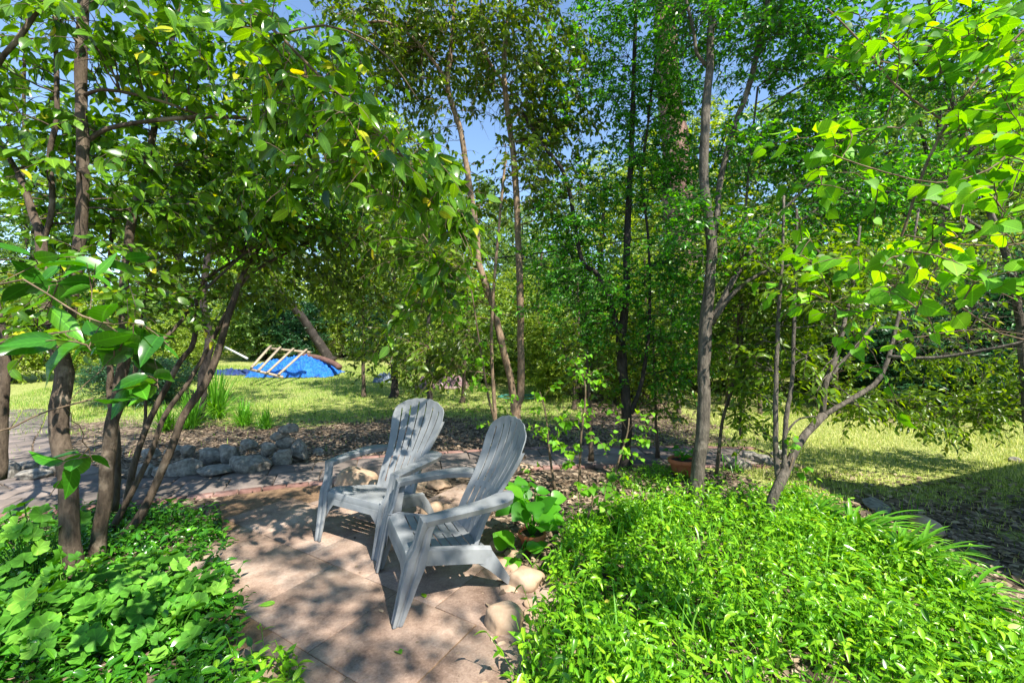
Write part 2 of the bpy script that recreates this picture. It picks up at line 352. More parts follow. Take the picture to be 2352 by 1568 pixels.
mr = N(nt, 'ShaderNodeMapRange'); mr.inputs[1].default_value = .85; mr.inputs[2].default_value = 1.1; lk.new(ma.outputs[0], mr.inputs[0])
mx = N(nt, 'ShaderNodeMix', data_type='RGBA'); lk.new(mr.outputs[0], mx.inputs[0]); lk.new(rl.outputs[0], mx.inputs[6]); lk.new(rg.outputs[0], mx.inputs[7])
p = N(nt, 'ShaderNodeBsdfPrincipled'); p.inputs['Roughness'].default_value = .95; p.inputs['Specular IOR Level'].default_value = .1
lk.new(mx.outputs[2], p.inputs['Base Color'])
b = N(nt, 'ShaderNodeBump'); b.inputs['Strength'].default_value = .8; b.inputs['Distance'].default_value = .03; lk.new(ng.outputs[0], b.inputs['Height']); lk.new(b.outputs[0], p.inputs['Normal'])
o = N(nt, 'ShaderNodeOutputMaterial'); lk.new(p.outputs[0], o.inputs[0])
tag(gm.build('ground', m, smooth=True), kind='structure')

# ------------------------------------------------------------------ patio and paths
def slab(mb, poly, z0, z1, bev=.008, tint=.5):
    """A slab from a plan polygon (k,2), with a chamfered top edge."""
    p = A(poly, float); c = p.mean(0); k = len(p)
    q = c + (p - c) * (1 - bev / np.maximum(np.linalg.norm(p - c, axis=1, keepdims=True), .02))
    V = np.concatenate([np.c_[p, np.full(k, z0)], np.c_[p, np.full(k, z1 - bev * .7)], np.c_[q, np.full(k, z1)]])
    i = np.arange(k); j = (i + 1) % k
    fs = [np.stack([i, j, k + j, k + i], -1), np.stack([k + i, k + j, 2 * k + j, 2 * k + i], -1), (2 * k + i)[None]]
    mb.add(V, fs, tint)
def inpoly(x, y, P):
    P = A(P); r = np.zeros(np.shape(x), bool); j = len(P) - 1
    for i in range(len(P)):
        c = ((P[i, 1] > y) != (P[j, 1] > y)) & (x < (P[j, 0] - P[i, 0]) * (y - P[i, 1]) / (P[j, 1] - P[i, 1] + 1e-12) + P[i, 0])
        r ^= c; j = i
    return r
near_edge = spline([(-5.2, 3.2), (-3.35, 3.80), (-1.9, 4.36), (0, 4.82), (1.5, 4.95), (3.4, 4.9)], 60)
def edge_y(x): return np.interp(x, near_edge[:, 0], near_edge[:, 1])
patio_poly = [(-2.6, 3.9), (-2.3, 3.3), (-1.95, 2.9), (-1.65, 2.6), (-1.45, 2.2), (-1.1, 1.75), (-1.0, .2), (.15, .2), (-.02, 1.8), (-.05, 2.2), (0.0, 2.55), (.05, 3.1), (-.3, 3.6), (-.9, 3.95), (-1.3, 4.35), (-2.2, 4.12)]
pm = MB(); ang = rad(-31); ca, sa = math.cos(ang), math.sin(ang); S = .56
rp = np.random.default_rng(3)
for i in range(-12, 12):
    for j in range(-12, 12):
        off = .5 * S * (j % 2)
        q = A([(i * S + off, j * S), ((i + 1) * S + off, j * S), ((i + 1) * S + off, (j + 1) * S), (i * S + off, (j + 1) * S)])
        c = q.mean(0); q = c + (q - c) * (1 - .0035 / S) + rp.normal(0, .002, (4, 2))
        w = np.c_[q[:, 0] * ca - q[:, 1] * sa - .9, q[:, 0] * sa + q[:, 1] * ca + 2.6]
        cx, cy = w.mean(0)
        if inpoly(w[:, 0], w[:, 1], patio_poly).sum() >= 2 and (w[:, 1] < edge_y(w[:, 0]) - .03).all():
            slab(pm, w, -.03, .028 + rp.normal(0, .0012), .003, rp.uniform(.43, .57))
tag(pm.build('patio', M['paver']), kind='structure')
# joint bed under the slabs
bed = MB(); pp = A(patio_poly); cen = pp.mean(0); pe = cen + (pp - cen) * 1.05
bed.add(np.c_[pe, np.full(len(pe), .0235)], [np.arange(len(pe))[None, ::-1]])
tag(bed.build('patio_joint_sand', M['litter_bed'] if 'litter_bed' in M else noise_mat('joint_sand', [(.3, (.10, .06, .035)), (.7, (.25, .16, .09))], 30, .95, .3)), kind='structure')
pth, brk = MB(), MB()
# path: two rows of slabs with a brick course on each side, following the near edge
def along(pts):
    s = np.r_[0, np.cumsum(np.linalg.norm(np.diff(pts, axis=0), axis=1))]
    def f(t): return A([np.interp(t, s, pts[:, 0]), np.interp(t, s, pts[:, 1])])
    return f, s[-1]
def strip(pts, o0, o1, step, mb, z=.024, gap=.012, ph=0):
    f, L = along(pts); t = -ph
    while t < L - step * .5:
        a, b = max(t, 0) + gap / 2, t + step * rp.uniform(.93, 1.05) - gap / 2
        tt = b + gap / 2
        pa, pb = f(a), f(b); e = 1e-2
        na = f(a + e) - f(a - e); nb = f(b + e) - f(b - e)
        na = A([-na[1], na[0]]) / (np.linalg.norm(na) + 1e-9); nb = A([-nb[1], nb[0]]) / (np.linalg.norm(nb) + 1e-9)
        jt = rp.normal(0, .003, 4)
        slab(mb, [pa + na * (o0 + gap / 2 + jt[0]), pb + nb * (o0 + gap / 2 + jt[1]), pb + nb * (o1 - gap / 2 + jt[2]), pa + na * (o1 - gap / 2 + jt[3])], -.04, z + rp.normal(0, .0015), .006, rp.uniform(0, 1))
        t = tt
strip(near_edge, 0, .105, .21, brk)
strip(near_edge, .115, .50, .44, pth)
strip(near_edge, .51, .85, .44, pth, ph=.13)
strip(near_edge[24:], .86, .965, .21, brk)
left_path = spline([(-4.4, 4.2), (-5.6, 4.9), (-6.9, 6.0), (-8.2, 7.3), (-10.2, 9.2), (-13.2, 11.9)], 50)
for k in range(3): strip(left_path, -.45 + k * .36, -.10 + k * .36, .44, pth, z=.02, ph=.1 * k)
tag(pth.build('path', M['path_slab']), kind='structure'); tag(brk.build('path_brick_edging', M['brick']), kind='structure')

# ------------------------------------------------------------------ stones
def rock(name, p, size, mat, label, group, seed, flat=.75, rz=None, rough=.16, sub=3, cat='rock', sink=.18):
    rr = np.random.default_rng(seed); bm = bmesh.new(); bmesh.ops.create_icosphere(bm, subdivisions=sub + 1, radius=.5)
    ph = rr.uniform(0, 9, 6); cuts = [(norm(rr.normal(size=3)), rr.uniform(.3, .42)) for _ in range(9)] if rough > .1 else []
    for v in bm.verts:
        q = A(v.co)
        for n_, d_ in cuts:
            e = q @ n_ - d_
            if e > 0: q = q - n_ * e * .85
        q = q * (1 + rough * .5 * (math.sin(q[0] * 7 + ph[0]) * math.sin(q[1] * 8 + ph[1]) + .5 * math.sin(q[2] * 13 + ph[2] + q[0] * 9) + .25 * math.sin(q[1] * 29 + ph[3])))
        v.co = (q[0] * size[0], q[1] * size[1], q[2] * size[2])
    me = bpy.data.meshes.new(name); bm.to_mesh(me); bm.free()
    o = put(name, me, mat, smooth=True)
    o.location = (p[0], p[1], p[2] + size[2] * (.5 - sink)); o.rotation_euler = (rr.uniform(-.15, .15), rr.uniform(-.15, .15), rr.uniform(0, 6.3) if rz is None else rz)
    return tag(o, label, cat, group)
ordn = ['first', 'second', 'third', 'fourth', 'fifth', 'sixth', 'seventh', 'eighth', 'ninth', 'tenth', 'eleventh', 'twelfth', 'thirteenth', 'fourteenth', 'fifteenth', 'sixteenth', 'seventeenth', 'eighteenth', 'nineteenth', 'twentieth', 'twenty first', 'twenty second', 'twenty third', 'twenty fourth']
# lower course (u, v of the base, width and height in photo units)
low = [(338, 1092, 50, 40), (376, 1094, 44, 36), (426, 1092, 66, 54), (497, 1090, 86, 32), (578, 1082, 88, 56), (648, 1068, 48, 58), (690, 1056, 44, 66)]
upp = [(345, 1052, 40, 26), (400, 1046, 40, 30), (432, 1042, 34, 24), (482, 1064, 56, 46), (524, 1062, 46, 50), (568, 1034, 44, 28), (614, 1046, 34, 36), (655, 1026, 46, 28), (645, 1008, 44, 22), (664, 994, 40, 24), (668, 1000, 20, 14)]
for k, (u, v, w, h) in enumerate(low):
    p = G(u, v); s = w / F * p[1]; hh = h / F * p[1] * .9
    rock('granite_rock', p, (s * 1.08, s * .8, hh * 1.0), M['granite'], 'grey granite rock, %s from the left in the bottom course of the low rock border' % ordn[k], 'granite rocks of the low border', 100 + k, rz=R_.uniform(-.3, .3))
for k, (u, v, w, h) in enumerate(sorted(upp[:10])):
    dd = 5.05 if v > 1030 else 5.3
    p = W(u, v, dd); s = w / F * dd; hh = h / F * dd; p[2] = max(p[2], 0)
    rock('granite_rock', p, (s * 1.1, s * .8, hh * 1.0), M['granite'], 'grey granite rock, %s from the left in the upper course of the low rock border' % ordn[k], 'granite rocks of the low border', 200 + k, rz=R_.uniform(-.4, .4), sink=.1)
for k, (u, v, w, h) in enumerate([(22, 1098, 50, 40), (62, 1080, 64, 28), (78, 1102, 60, 26), (118, 1090, 46, 34)]):
    p = G(u, v); s = w / F * p[1]
    rock('mossy_rock', p, (s * 1.1, s * .8, h / F * p[1] * 1.2), M['granite'], 'brownish mossy rock at the left edge by the trunks, %s from the left' % ordn[k], 'rocks left of the tree trunks', 300 + k)
p = G(732, 1045); rock('granite_rock', p, (.2, .14, .12), M['granite'], 'small grey rock lying apart, just right of the rock border', None, 320)
for k, (u, v, w, h) in enumerate([(1700, 1078, 52, 26), (1752, 1066, 40, 26), (1788, 1052, 34, 20), (1726, 1054, 40, 20), (1668, 1062, 30, 16)]):
    p = G(u, v); s = w / F * p[1]
    rock('edging_stone', p, (s * 1.1, s * .8, h / F * p[1] * 1.2), M['granite'], 'dark grey stone beside the sunlit litter between the right trees, %s in the row' % ordn[k], 'edging stones between the right trees', 340 + k)
riv = [(816, 1118, 92, 54, 'large cream stone seen under the arm of the left chair'), (858, 1122, 40, 26, 'small pale stone just right of the large cream stone'),
       (990, 1188, 58, 46, 'round tan stone between the two chairs'), (1026, 1176, 28, 22, 'small brown stone beside the round tan stone'),
       (1010, 1208, 50, 20, 'flat orange tan stone on the ground between the chairs'), (1060, 1200, 46, 16, 'flat brown stone partly under the right chair'),
       (1146, 1268, 44, 36, 'pale beige stone below the terracotta pot'), (1180, 1284, 52, 28, 'flat pink beige stone below the terracotta pot'),
       (1150, 1304, 40, 26, 'yellowish stone beside the rear leg of the right chair'), (1174, 1316, 32, 26, 'small ochre stone beside the large brown boulder'),
       (1204, 1352, 92, 58, 'large smooth brown boulder among the leaves beside the right chair'), (1172, 1362, 50, 26, 'grey flat stone at the rear foot of the right chair'),
       (1158, 1452, 94, 78, 'large round cream boulder at the patio edge'), (1224, 1400, 46, 32, 'brown stone tucked into the ground cover behind the cream boulder'),
       (1134, 1128, 40, 24, 'tan stone behind the right chair'), (1010, 1120, 60, 24, 'flat tan stone behind the chairs at the path edge'), (1195, 1085, 60, 28, 'brown stone beside the path right of the right chair'), (1215, 1420, 46, 30, 'small beige stone right of the cream boulder')]
for k, (u, v, w, h, lb) in enumerate(riv):
    p = G(u, v); s = w / F * p[1]
    rock('river_stone', p, (s * 1.05, s * .8, h / F * p[1] * 1.05), M['river'], lb, 'smooth stones around the chairs', 400 + k, rough=.105, cat='stone', rz=R_.uniform(-.4, .4))
rock('edging_stone', G(2128, 1222), (.26, .16, .14), M['river'], 'brown stone behind the strappy leaved clump on the right', None, 460, rough=.09)
rock('edging_stone', G(2010, 1165), (.34, .2, .07), M['granite'], 'flat grey stone behind the ground cover left of the strappy leaves', None, 461, rough=.11)
rock('edging_stone', G(2330, 1060), (.14, .1, .08), M['granite'], 'small grey stone on the lawn at the edge of the straight shadow', None, 462, rough=.11)

# ------------------------------------------------------------------ chairs
m, nt, ns, lk = new_mat('grey_resin')
tc = N(nt, 'ShaderNodeTexCoord'); mp = N(nt, 'ShaderNodeMapping'); mp.inputs['Scale'].default_value = (60, 7, 7); lk.new(tc.outputs['Object'], mp.inputs[0])
nz = N(nt, 'ShaderNodeTexNoise'); nz.inputs['Scale'].default_value = 1.6; nz.inputs['Detail'].default_value = 5; lk.new(mp.outputs[0], nz.inputs['Vector'])
n2 = N(nt, 'ShaderNodeTexNoise'); n2.inputs['Scale'].default_value = 9; n2.inputs['Detail'].default_value = 6; lk.new(tc.outputs['Object'], n2.inputs['Vector'])
r = ramp(nt, [(.25, (.14, .15, .155)), (.45, (.205, .218, .226)), (.65, (.245, .258, .265)), (.8, (.30, .31, .315))]); lk.new(n2.outputs[0], r.inputs[0])
p = N(nt, 'ShaderNodeBsdfPrincipled'); p.inputs['Roughness'].default_value = .5; p.inputs['Specular IOR Level'].default_value = .4
lk.new(r.outputs[0], p.inputs['Base Color'])
b = N(nt, 'ShaderNodeBump'); b.inputs['Strength'].default_value = .25; b.inputs['Distance'].default_value = .003; lk.new(nz.outputs[0], b.inputs['Height']); lk.new(b.outputs[0], p.inputs['Normal'])
o = N(nt, 'ShaderNodeOutputMaterial'); lk.new(p.outputs[0], o.inputs[0]); M['resin'] = m
def finish(bm, name, parent, solid=None, bev=.004):
    bmesh.ops.remove_doubles(bm, verts=bm.verts, dist=1e-5)
    bmesh.ops.recalc_face_normals(bm, faces=bm.faces)
    me = bpy.data.meshes.new(name); bm.to_mesh(me); bm.free()
    o = put(name, me, M['resin'], parent, smooth=True)
    if solid:
        s = o.modifiers.new('s', 'SOLIDIFY'); s.thickness = solid; s.offset = 0
    b = o.modifiers.new('b', 'BEVEL'); b.width = bev; b.segments = 2; b.limit_method = 'ANGLE'; b.angle_limit = rad(35)
    wn_ = o.modifiers.new('w', 'WEIGHTED_NORMAL'); wn_.keep_sharp = False
    return o
def loft(bm, secs):
    """secs: list of rings (k,3)."""
    rings = [[bm.verts.new([float(t) for t in q]) for q in s] for s in secs]
    k = len(rings[0])
    for a, b_ in zip(rings[:-1], rings[1:]):
        for i in range(k): bm.faces.new((a[i], a[(i + 1) % k], b_[(i + 1) % k], b_[i]))
    bm.faces.new(rings[0][::-1]); bm.faces.new(rings[-1])
BZ = [.22, .30, .40, .55, .62, .70, .76, .815, .88, .97]
BW = [.186, .188, .192, .203, .222, .247, .264, .276, .284, .288]
BY = [-.085, -.115, -.155, -.240, -.282, -.325, -.352, -.375, -.394, -.412]
def back_pt(u, s):
    n = 7; k = min(int((u + 1) / 2 * n), n - 1); uc = (k + .5) / n * 2 - 1
    loc = (u - uc) * n                      # -1..1 inside the slat
    zt = .80 + .155 * math.sqrt(max(0, 1 - abs(u * .985) ** 2.3)) - .006 * loc * loc
    if abs(u) > .999: zt = .79
    z = .24 + s * (zt - .24)
    w = np.interp(z, BZ, BW); y = np.interp(z, BZ, BY) + .045 * u * u
    return (u * w, y + .0035 * loc * loc, z)
def make_chair(loc, yaw, label):
    t = empty('adirondack_chair', loc, label, 'chair', 'grey adirondack chairs on the patio', yaw)
    # backrest: seven slats separated by narrow slots
    bm = bmesh.new(); n = 7; g = .024
    cols = [-1.0]
    for k in range(1, n): c = k / n * 2 - 1; cols += [c - g, c + g]
    cols.append(1.0)
    fin = []; slot = []
    for a, b_ in zip(cols[:-1], cols[1:]):
        if b_ - a < .05: fin.append(a); slot.append(True)
        else:
            for q in range(4): fin.append(a + (b_ - a) * q / 4); slot.append(False)
    fin.append(1.0)
    ss = np.r_[np.linspace(0, .38, 8), np.linspace(.43, 1, 16)]
    V = [[bm.verts.new(back_pt(u, s)) for s in ss] for u in fin]
    for i in range(len(fin) - 1):
        for j in range(len(ss) - 1):
            uc = abs(fin[i]); top = .95 - .03 * uc
            if slot[i] and ((.06 < ss[j] < .36) or (.42 < ss[j] + 1e-3 and ss[j + 1] < top + .02)): continue
            bm.faces.new((V[i][j], V[i + 1][j], V[i + 1][j + 1], V[i][j + 1]))
    # rolled flange along both sides and the top
    for i in (0, len(fin) - 1):
        sg = -1 if i == 0 else 1
        W2 = [bm.verts.new((v.co.x + sg * .006, v.co.y - .022, v.co.z)) for v in V[i]]
        for j in range(len(ss) - 1): bm.faces.new((V[i][j], V[i][j + 1], W2[j + 1], W2[j]))
    finish(bm, 'backrest', t, .007, .002)
    # seat: waterfall front, slots in two halves
    bm = bmesh.new()
    prof = [(.352, .285), (.352, .315), (.343, .340), (.325, .352), (.300, .3545)]
    rows = [.262, .254, .205, .197, .148, .140, .090, .082, .032, .024, -.026, -.034, -.084, -.092, -.115]
    isslot = []
    pr = prof + [(y, .300 + .054 * np.interp(y, [-.12, .3], [0, 1]) ** .9 - (.0 if y > -.05 else .0)) for y in rows]
    pr = [(y, z) if y > .27 else (y, .262 + (y + .12) * .238) for y, z in pr]
    xs = [-.262, -.235, -.155, -.075, -.018, .018, .075, .155, .235, .262]
    Vs = []
    for y, z in pr:
        w = np.interp(y, [-.12, .35], [.80, 1.0])
        Vs.append([bm.verts.new((x * w, y, z - .012 * (1 - (x / .262) ** 2) * (y < .33))) for x in xs])
    for i in range(len(pr) - 1):
        gap = i >= len(prof) and (i - len(prof)) % 2 == 0
        for j in range(len(xs) - 1):
            if gap and j in (1, 2, 3, 5, 6, 7): continue
            bm.faces.new((Vs[i][j], Vs[i][j + 1], Vs[i + 1][j + 1], Vs[i + 1][j]))
    finish(bm, 'seat', t, .007, .002)
    # front apron with an arched lower edge
    bm = bmesh.new(); n_ = 14; a_ = []; b2 = []
    for q in range(n_ + 1):
        x = -.262 + .524 * q / n_; e = abs(x / .262)
        a_.append(bm.verts.new((x, .3535, .30))); b2.append(bm.verts.new((x, .362, .262 - .10 * max(0, e - .72) / .28 * e)))
    for q in range(n_): bm.faces.new((a_[q], a_[q + 1], b2[q + 1], b2[q]))
    finish(bm, 'front_apron', t, .006, .002)
    for sg in (-1, 1):
        # side skirt
        bm = bmesh.new(); n_ = 16; a_ = []; b2 = []; c2 = []
        for q in range(n_ + 1):
            y = .352 - .50 * q / n_; w = np.interp(y, [-.12, .35], [.80, 1.0]) * .262
            zt = .262 + (y + .12) * .238 if y < .30 else .352
            e = abs((y - .10) / .25)
            a_.append(bm.verts.new((sg * (w - .004), y, zt + .004))); b2.append(bm.verts.new((sg * (w + .020), y, zt - .008)))
            c2.append(bm.verts.new((sg * (w + .026), y, zt - .085 - .09 * max(0, e - .7))))
        for q in range(n_):
            bm.faces.new((a_[q], a_[q + 1], b2[q + 1], b2[q])); bm.faces.new((b2[q], b2[q + 1], c2[q + 1], c2[q]))
        finish(bm, 'side_rail', t, .006, .002)
        # arm
        plan = [(.196, -.232), (.214, -.175), (.245, -.115), (.272, -.04), (.284, .06), (.290, .16), (.292, .262), (.302, .285), (.36, .285), (.378, .265), (.386, .15), (.388, .0), (.380, -.11), (.362, -.185), (.325, -.238), (.27, -.268), (.21, -.282)]
        def az(y): return .535 + .022 * np.interp(y, [-.28, .28], [1, 0]) + .008 * math.sin((y + .28) * 5.6)
        bm = bmesh.new()
        top = [bm.verts.new((sg * x, y, az(y))) for x, y in plan]; c = (.32, 0)
        inn = [bm.verts.new((sg * (x + (.014 if i < 7 else -.014)), y, az(y) - .030)) for i, (x, y) in enumerate(plan)]
        m_ = [(0, 16), (1, 15), (2, 14), (3, 13), (4, 11), (5, 10), (6, 9), (7, 8)]
        # crowned top in two strips
        mid = [bm.verts.new((sg * (plan[a][0] + plan[b_][0]) / 2, (plan[a][1] + plan[b_][1]) / 2, az(plan[a][1]) + .005)) for a, b_ in m_]
        for q in range(7):
            bm.faces.new((top[m_[q][0]], top[m_[q + 1][0]], mid[q + 1], mid[q]))
            if m_[q][1] - m_[q + 1][1] == 2: bm.faces.new((mid[q], mid[q + 1], top[m_[q + 1][1]], top[m_[q + 1][1] + 1], top[m_[q][1]]))
            else: bm.faces.new((mid[q], mid[q + 1], top[m_[q + 1][1]], top[m_[q][1]]))
        k = len(plan)
        for q in range(k): bm.faces.new((top[q], top[(q + 1) % k], inn[(q + 1) % k], inn[q]))
        finish(bm, 'armrest', t, .006, .003)
        # front leg: channel section running from the arm tip down past the seat corner to the foot
        secs = []
        for z, xi, xo, yb, yf, ri in [(.540, .292, .376, .205, .285, .0), (.47, .288, .358, .232, .302, .008), (.40, .280, .350, .245, .320, .010), (.345, .262, .346, .252, .352, .012), (.28, .256, .340, .268, .366, .014), (.20, .254, .330, .300, .384, .014), (.10, .256, .320, .336, .404, .012), (.012, .258, .312, .370, .424, .008), (0, .262, .308, .374, .420, .006)]:
            d_ = ri; xm = (xi + xo) / 2
            ring = [(xi, yf), (xm - .012, yf), (xm - .006, yf - d_), (xm + .006, yf - d_), (xm + .012, yf), (xo, yf), (xo, (yf + yb) / 2 + .01), (xo - d_, (yf + yb) / 2 + .004), (xo - d_, (yf + yb) / 2 - .004), (xo, (yf + yb) / 2 - .01), (xo, yb), (xo - .010, yb), (xo - .010, yf - .018), (xi, yf - .018)]
            secs.append([(sg * x, y, z) for x, y in ring])
        bm = bmesh.new(); loft(bm, secs); finish(bm, 'leg', t, None, .003)
        # rear leg
        secs = []
        for z, xo, y0, y1 in [(.245, .222, .03, -.150), (.20, .238, -.045, -.178), (.14, .242, -.125, -.215), (.07, .238, -.198, -.258), (.012, .230, -.258, -.300), (0, .230, -.262, -.298)]:
            ring = [(xo, y0), (xo, y1), (xo - .008, y1 + .004), (xo - .046, y1 + .004), (xo - .046, y1 + .012), (xo - .008, y1 + .012), (xo - .008, y0)]
            secs.append([(sg * x, y, z) for x, y in ring])
        bm = bmesh.new(); loft(bm, secs); finish(bm, 'leg', t, None, .002)
    return t
make_chair((-.954, 3.299, .028), 2.647, 'grey resin adirondack chair on the left, its sunlit back covered in leaf shadows')
make_chair((-.348, 2.588, .028), 2.016, 'nearer grey resin adirondack chair on the right, turned side on')

# ------------------------------------------------------------------ house whose roof corner shades the lawn at the lower right
hz_ = empty('house', (7.5, 0, 0), 'plain stucco house beside the garden, casting the straight edged shadow on the lawn', 'house')
def box(mb, x0, x1, y0, y1, z0, z1):
    V = [(x, y, z) for z in (z0, z1) for x, y in ((x0, y0), (x1, y0), (x1, y1), (x0, y1))]
    mb.add(V, [A([(0, 3, 2, 1), (4, 5, 6, 7), (0, 1, 5, 4), (1, 2, 6, 5), (2, 3, 7, 6), (3, 0, 4, 7)])])
hm = MB(); box(hm, 5.3, 12.5, -7, 2.4, 0, 2.45)
hm.add([(5.3, 2.4, 2.45), (12.5, 2.4, 2.45), (8.9, 2.4, 4.15), (5.3, -7, 2.45), (12.5, -7, 2.45), (8.9, -7, 4.15)], [A([(0, 1, 2), (3, 5, 4)])])
hm.build('wall', noise_mat('stucco', [(.3, (.42, .38, .32)), (.7, (.52, .48, .41))], 6, .9, .3), hz_, off=(7.5, 0, 0))
rf = MB()
for a, b_ in (((5.0, 2.38), (8.9, 4.22)), ((8.9, 4.22), (12.8, 2.38))):
    V = [(a[0], -7.3, a[1]), (b_[0], -7.3, b_[1]), (b_[0], 2.75, b_[1]), (a[0], 2.75, a[1])]
    V += [(x, y, z + .12) for x, y, z in V]
    rf.add(V, [A([(0, 3, 2, 1), (4, 5, 6, 7), (0, 1, 5, 4), (1, 2, 6, 5), (2, 3, 7, 6), (3, 0, 4, 7)])])
rf.build('roof', noise_mat('shingles', [(.3, (.08, .075, .07)), (.7, (.15, .14, .13))], 20, .9, .4), hz_, off=(7.5, 0, 0))
pr = MB(); V = [(4.3, -4, 2.4), (5.32, -4, 2.5), (5.32, 2.62, 2.5), (4.3, 3.2, 2.4)]; V += [(x, y, z + .1) for x, y, z in V]
pr.add(V, [A([(0, 3, 2, 1), (4, 5, 6, 7), (0, 1, 5, 4), (1, 2, 6, 5), (2, 3, 7, 6), (3, 0, 4, 7)])])
pr.build('porch_roof', M['timber'], hz_, off=(7.5, 0, 0))
for y in (-3.8, -.6, 2.4):
    q = MB(); box(q, 4.4, 4.5, y, y + .1, 0, 2.41); q.build('porch_post', M['timber'], hz_, off=(7.5, 0, 0))

# ------------------------------------------------------------------ tarp heap and timber frame
tp = empty('tarp_heap', G(680, 862), 'bright blue plastic tarp draped over a long low heap on the lawn', 'tarp')
c = A(tp.location); nu, nv = 150, 90
uu, vv = np.meshgrid(np.linspace(-1, 1, nu), np.linspace(-1, 1, nv))
prof_ = np.clip(1 - np.abs(vv) ** 3.2, 0, 1) * np.clip(1 - np.abs(uu) ** 4.5, 0, 1)
hgt = prof_ ** .55 * (.50 + .07 * np.sin(uu * 4 + 1) - .12 * np.clip(uu - .2, 0, 1)) 
wr = .035 * np.sin(uu * 23 + 4 * np.sin(vv * 5)) + .03 * np.sin(vv * 17 + uu * 9 + 3 * np.sin(uu * 13)) + .018 * np.sin(uu * 51 + vv * 37) + .04 * np.abs(np.sin(uu * 19 - vv * 13 + 2 * np.sin(uu * 7))) - .03 * np.abs(np.sin(uu * 27 + vv * 16))
Xt = uu * 1.38 * (1 + .03 * np.sin(vv * 9)) + .04 * np.sin(vv * 11 + uu * 3); Yt = vv * .62 + .05 * np.sin(uu * 12)
Zt = np.maximum(hgt + wr * (.3 + prof_), .012 + .02 * np.abs(np.sin(uu * 30))) + gz(Xt + c[0], Yt + c[1]) - c[2]
tm = MB(); i0 = (np.arange(nv - 1)[:, None] * nu + np.arange(nu - 1)[None, :]).ravel()
tm.add(np.stack([Xt, Yt, Zt], -1).reshape(-1, 3), [np.stack([i0, i0 + 1, i0 + nu + 1, i0 + nu], -1)])
M['tarp'] = noise_mat('blue_tarp', [(.3, (.005, .08, .42)), (.55, (.012, .17, .70)), (.8, (.08, .32, .85))], 7, .4, 1.0, 8, False, .05, .5)
tm.build('tarp_sheet', M['tarp'], tp, True)
def beam(mb, a, b_, w, h):
    a, b_ = A(a, float), A(b_, float); d = norm(b_ - a); s = norm(np.cross(d, [0, 0, 1.])); u_ = np.cross(s, d)
    V = [p_ + s * w / 2 * i + u_ * h / 2 * j for p_ in (a, b_) for i, j in ((-1, -1), (1, -1), (1, 1), (-1, 1))]
    mb.add(V, [A([(0, 3, 2, 1), (4, 5, 6, 7), (0, 1, 5, 4), (1, 2, 6, 5), (2, 3, 7, 6), (3, 0, 4, 7)])])
dT, dB = 13.2, 11.9
fr = empty('timber_frame', W(600, 860, dB), 'grey timber frame of two rails and four slats leaning on the blue tarp', 'frame')
fo = A(fr.location)
for nm, a, b_ in [('rail', W(618, 800, dT), W(713, 809, dT)), ('rail', W(574, 848, dB), W(650, 866, dB)),
                  ('slat', W(624, 796, dT), W(580, 846, dB)), ('slat', W(646, 799, dT), W(596, 853, dB)), ('slat', W(676, 802, dT), W(616, 858, dB)), ('slat', W(706, 804, dT), W(642, 862, dB))]:
    q = MB(); ps = (0, -.05, .03) if nm == 'slat' else (0, 0, 0)
    beam(q, a + ps, b_ + ps, .065 if nm == 'slat' else .045, .04 if nm == 'slat' else .07); q.build(nm, M['timber'], fr, off=fo)
q = MB(); P = spline([W(688, 816, 14.6), W(730, 822, 14.4), W(765, 834, 14.1), W(780, 844, 13.9)], 14); tubes(q, P[None], np.full((1, 14), .10), 8, cap=True)
tag(q.build('fallen_log', M['rust'], smooth=True), 'reddish brown fallen log lying behind the blue tarp', 'log')
q = MB(); P = spline([W(517, 797, 15), W(568, 823, 14)], 4); tubes(q, P[None], np.full((1, 4), .035), 8, cap=True)
tag(q.build('pipe', noise_mat('grey_pipe', [(.3, (.5, .5, .48)), (.7, (.65, .65, .62))], 8, .5, .1), smooth=True), 'pale grey pipe leaning in the grass left of the tarp', 'pipe')
def heap(name, u, v, sx, sy, h, mat, label, seed):
    c = G(u, v); n = 34; uu, vv = np.meshgrid(np.linspace(-1, 1, n), np.linspace(-1, 1, n)); r2 = np.clip(1 - uu ** 2 - vv ** 2, 0, 1)
    z = h * r2 ** .6 * (1 + .4 * np.sin(uu * 9 + seed) * np.sin(vv * 8 + seed)) + .03 * np.sin(uu * 17 + vv * 13 + seed) * (r2 > 0) + .012
    q = MB(); i0 = (np.arange(n - 1)[:, None] * n + np.arange(n - 1)[None, :]).ravel()
    q.add(np.stack([uu * sx, vv * sy, z - .02 * (r2 <= 0)], -1).reshape(-1, 3), [np.stack([i0, i0 + 1, i0 + n + 1, i0 + n], -1)])
    o = q.build(name, mat, smooth=True); o.location = c; return tag(o, label, 'tarp')
heap('crumpled_tarp', 1015, 888, .75, .5, .30, noise_mat('purple_tarp', [(.3, (.09, .05, .055)), (.7, (.24, .15, .16))], 9, .4, .4), 'crumpled dark purple brown tarp on the ground beyond the lawn', 2)
heap('crumpled_tarp', 884, 876, .35, .3, .2, noise_mat('dark_tarp', [(.3, (.02, .03, .05)), (.7, (.15, .2, .26))], 12, .4, .4), 'small crumpled dark blue tarp beside a thin trunk', 5)
heap('crumpled_tarp', 532, 858, .9, .5, .12, noise_mat('navy_tarp', [(.3, (.01, .015, .05)), (.7, (.04, .07, .22))], 12, .4, .4), 'flat dark navy tarp in the grass left of the blue heap', 8)
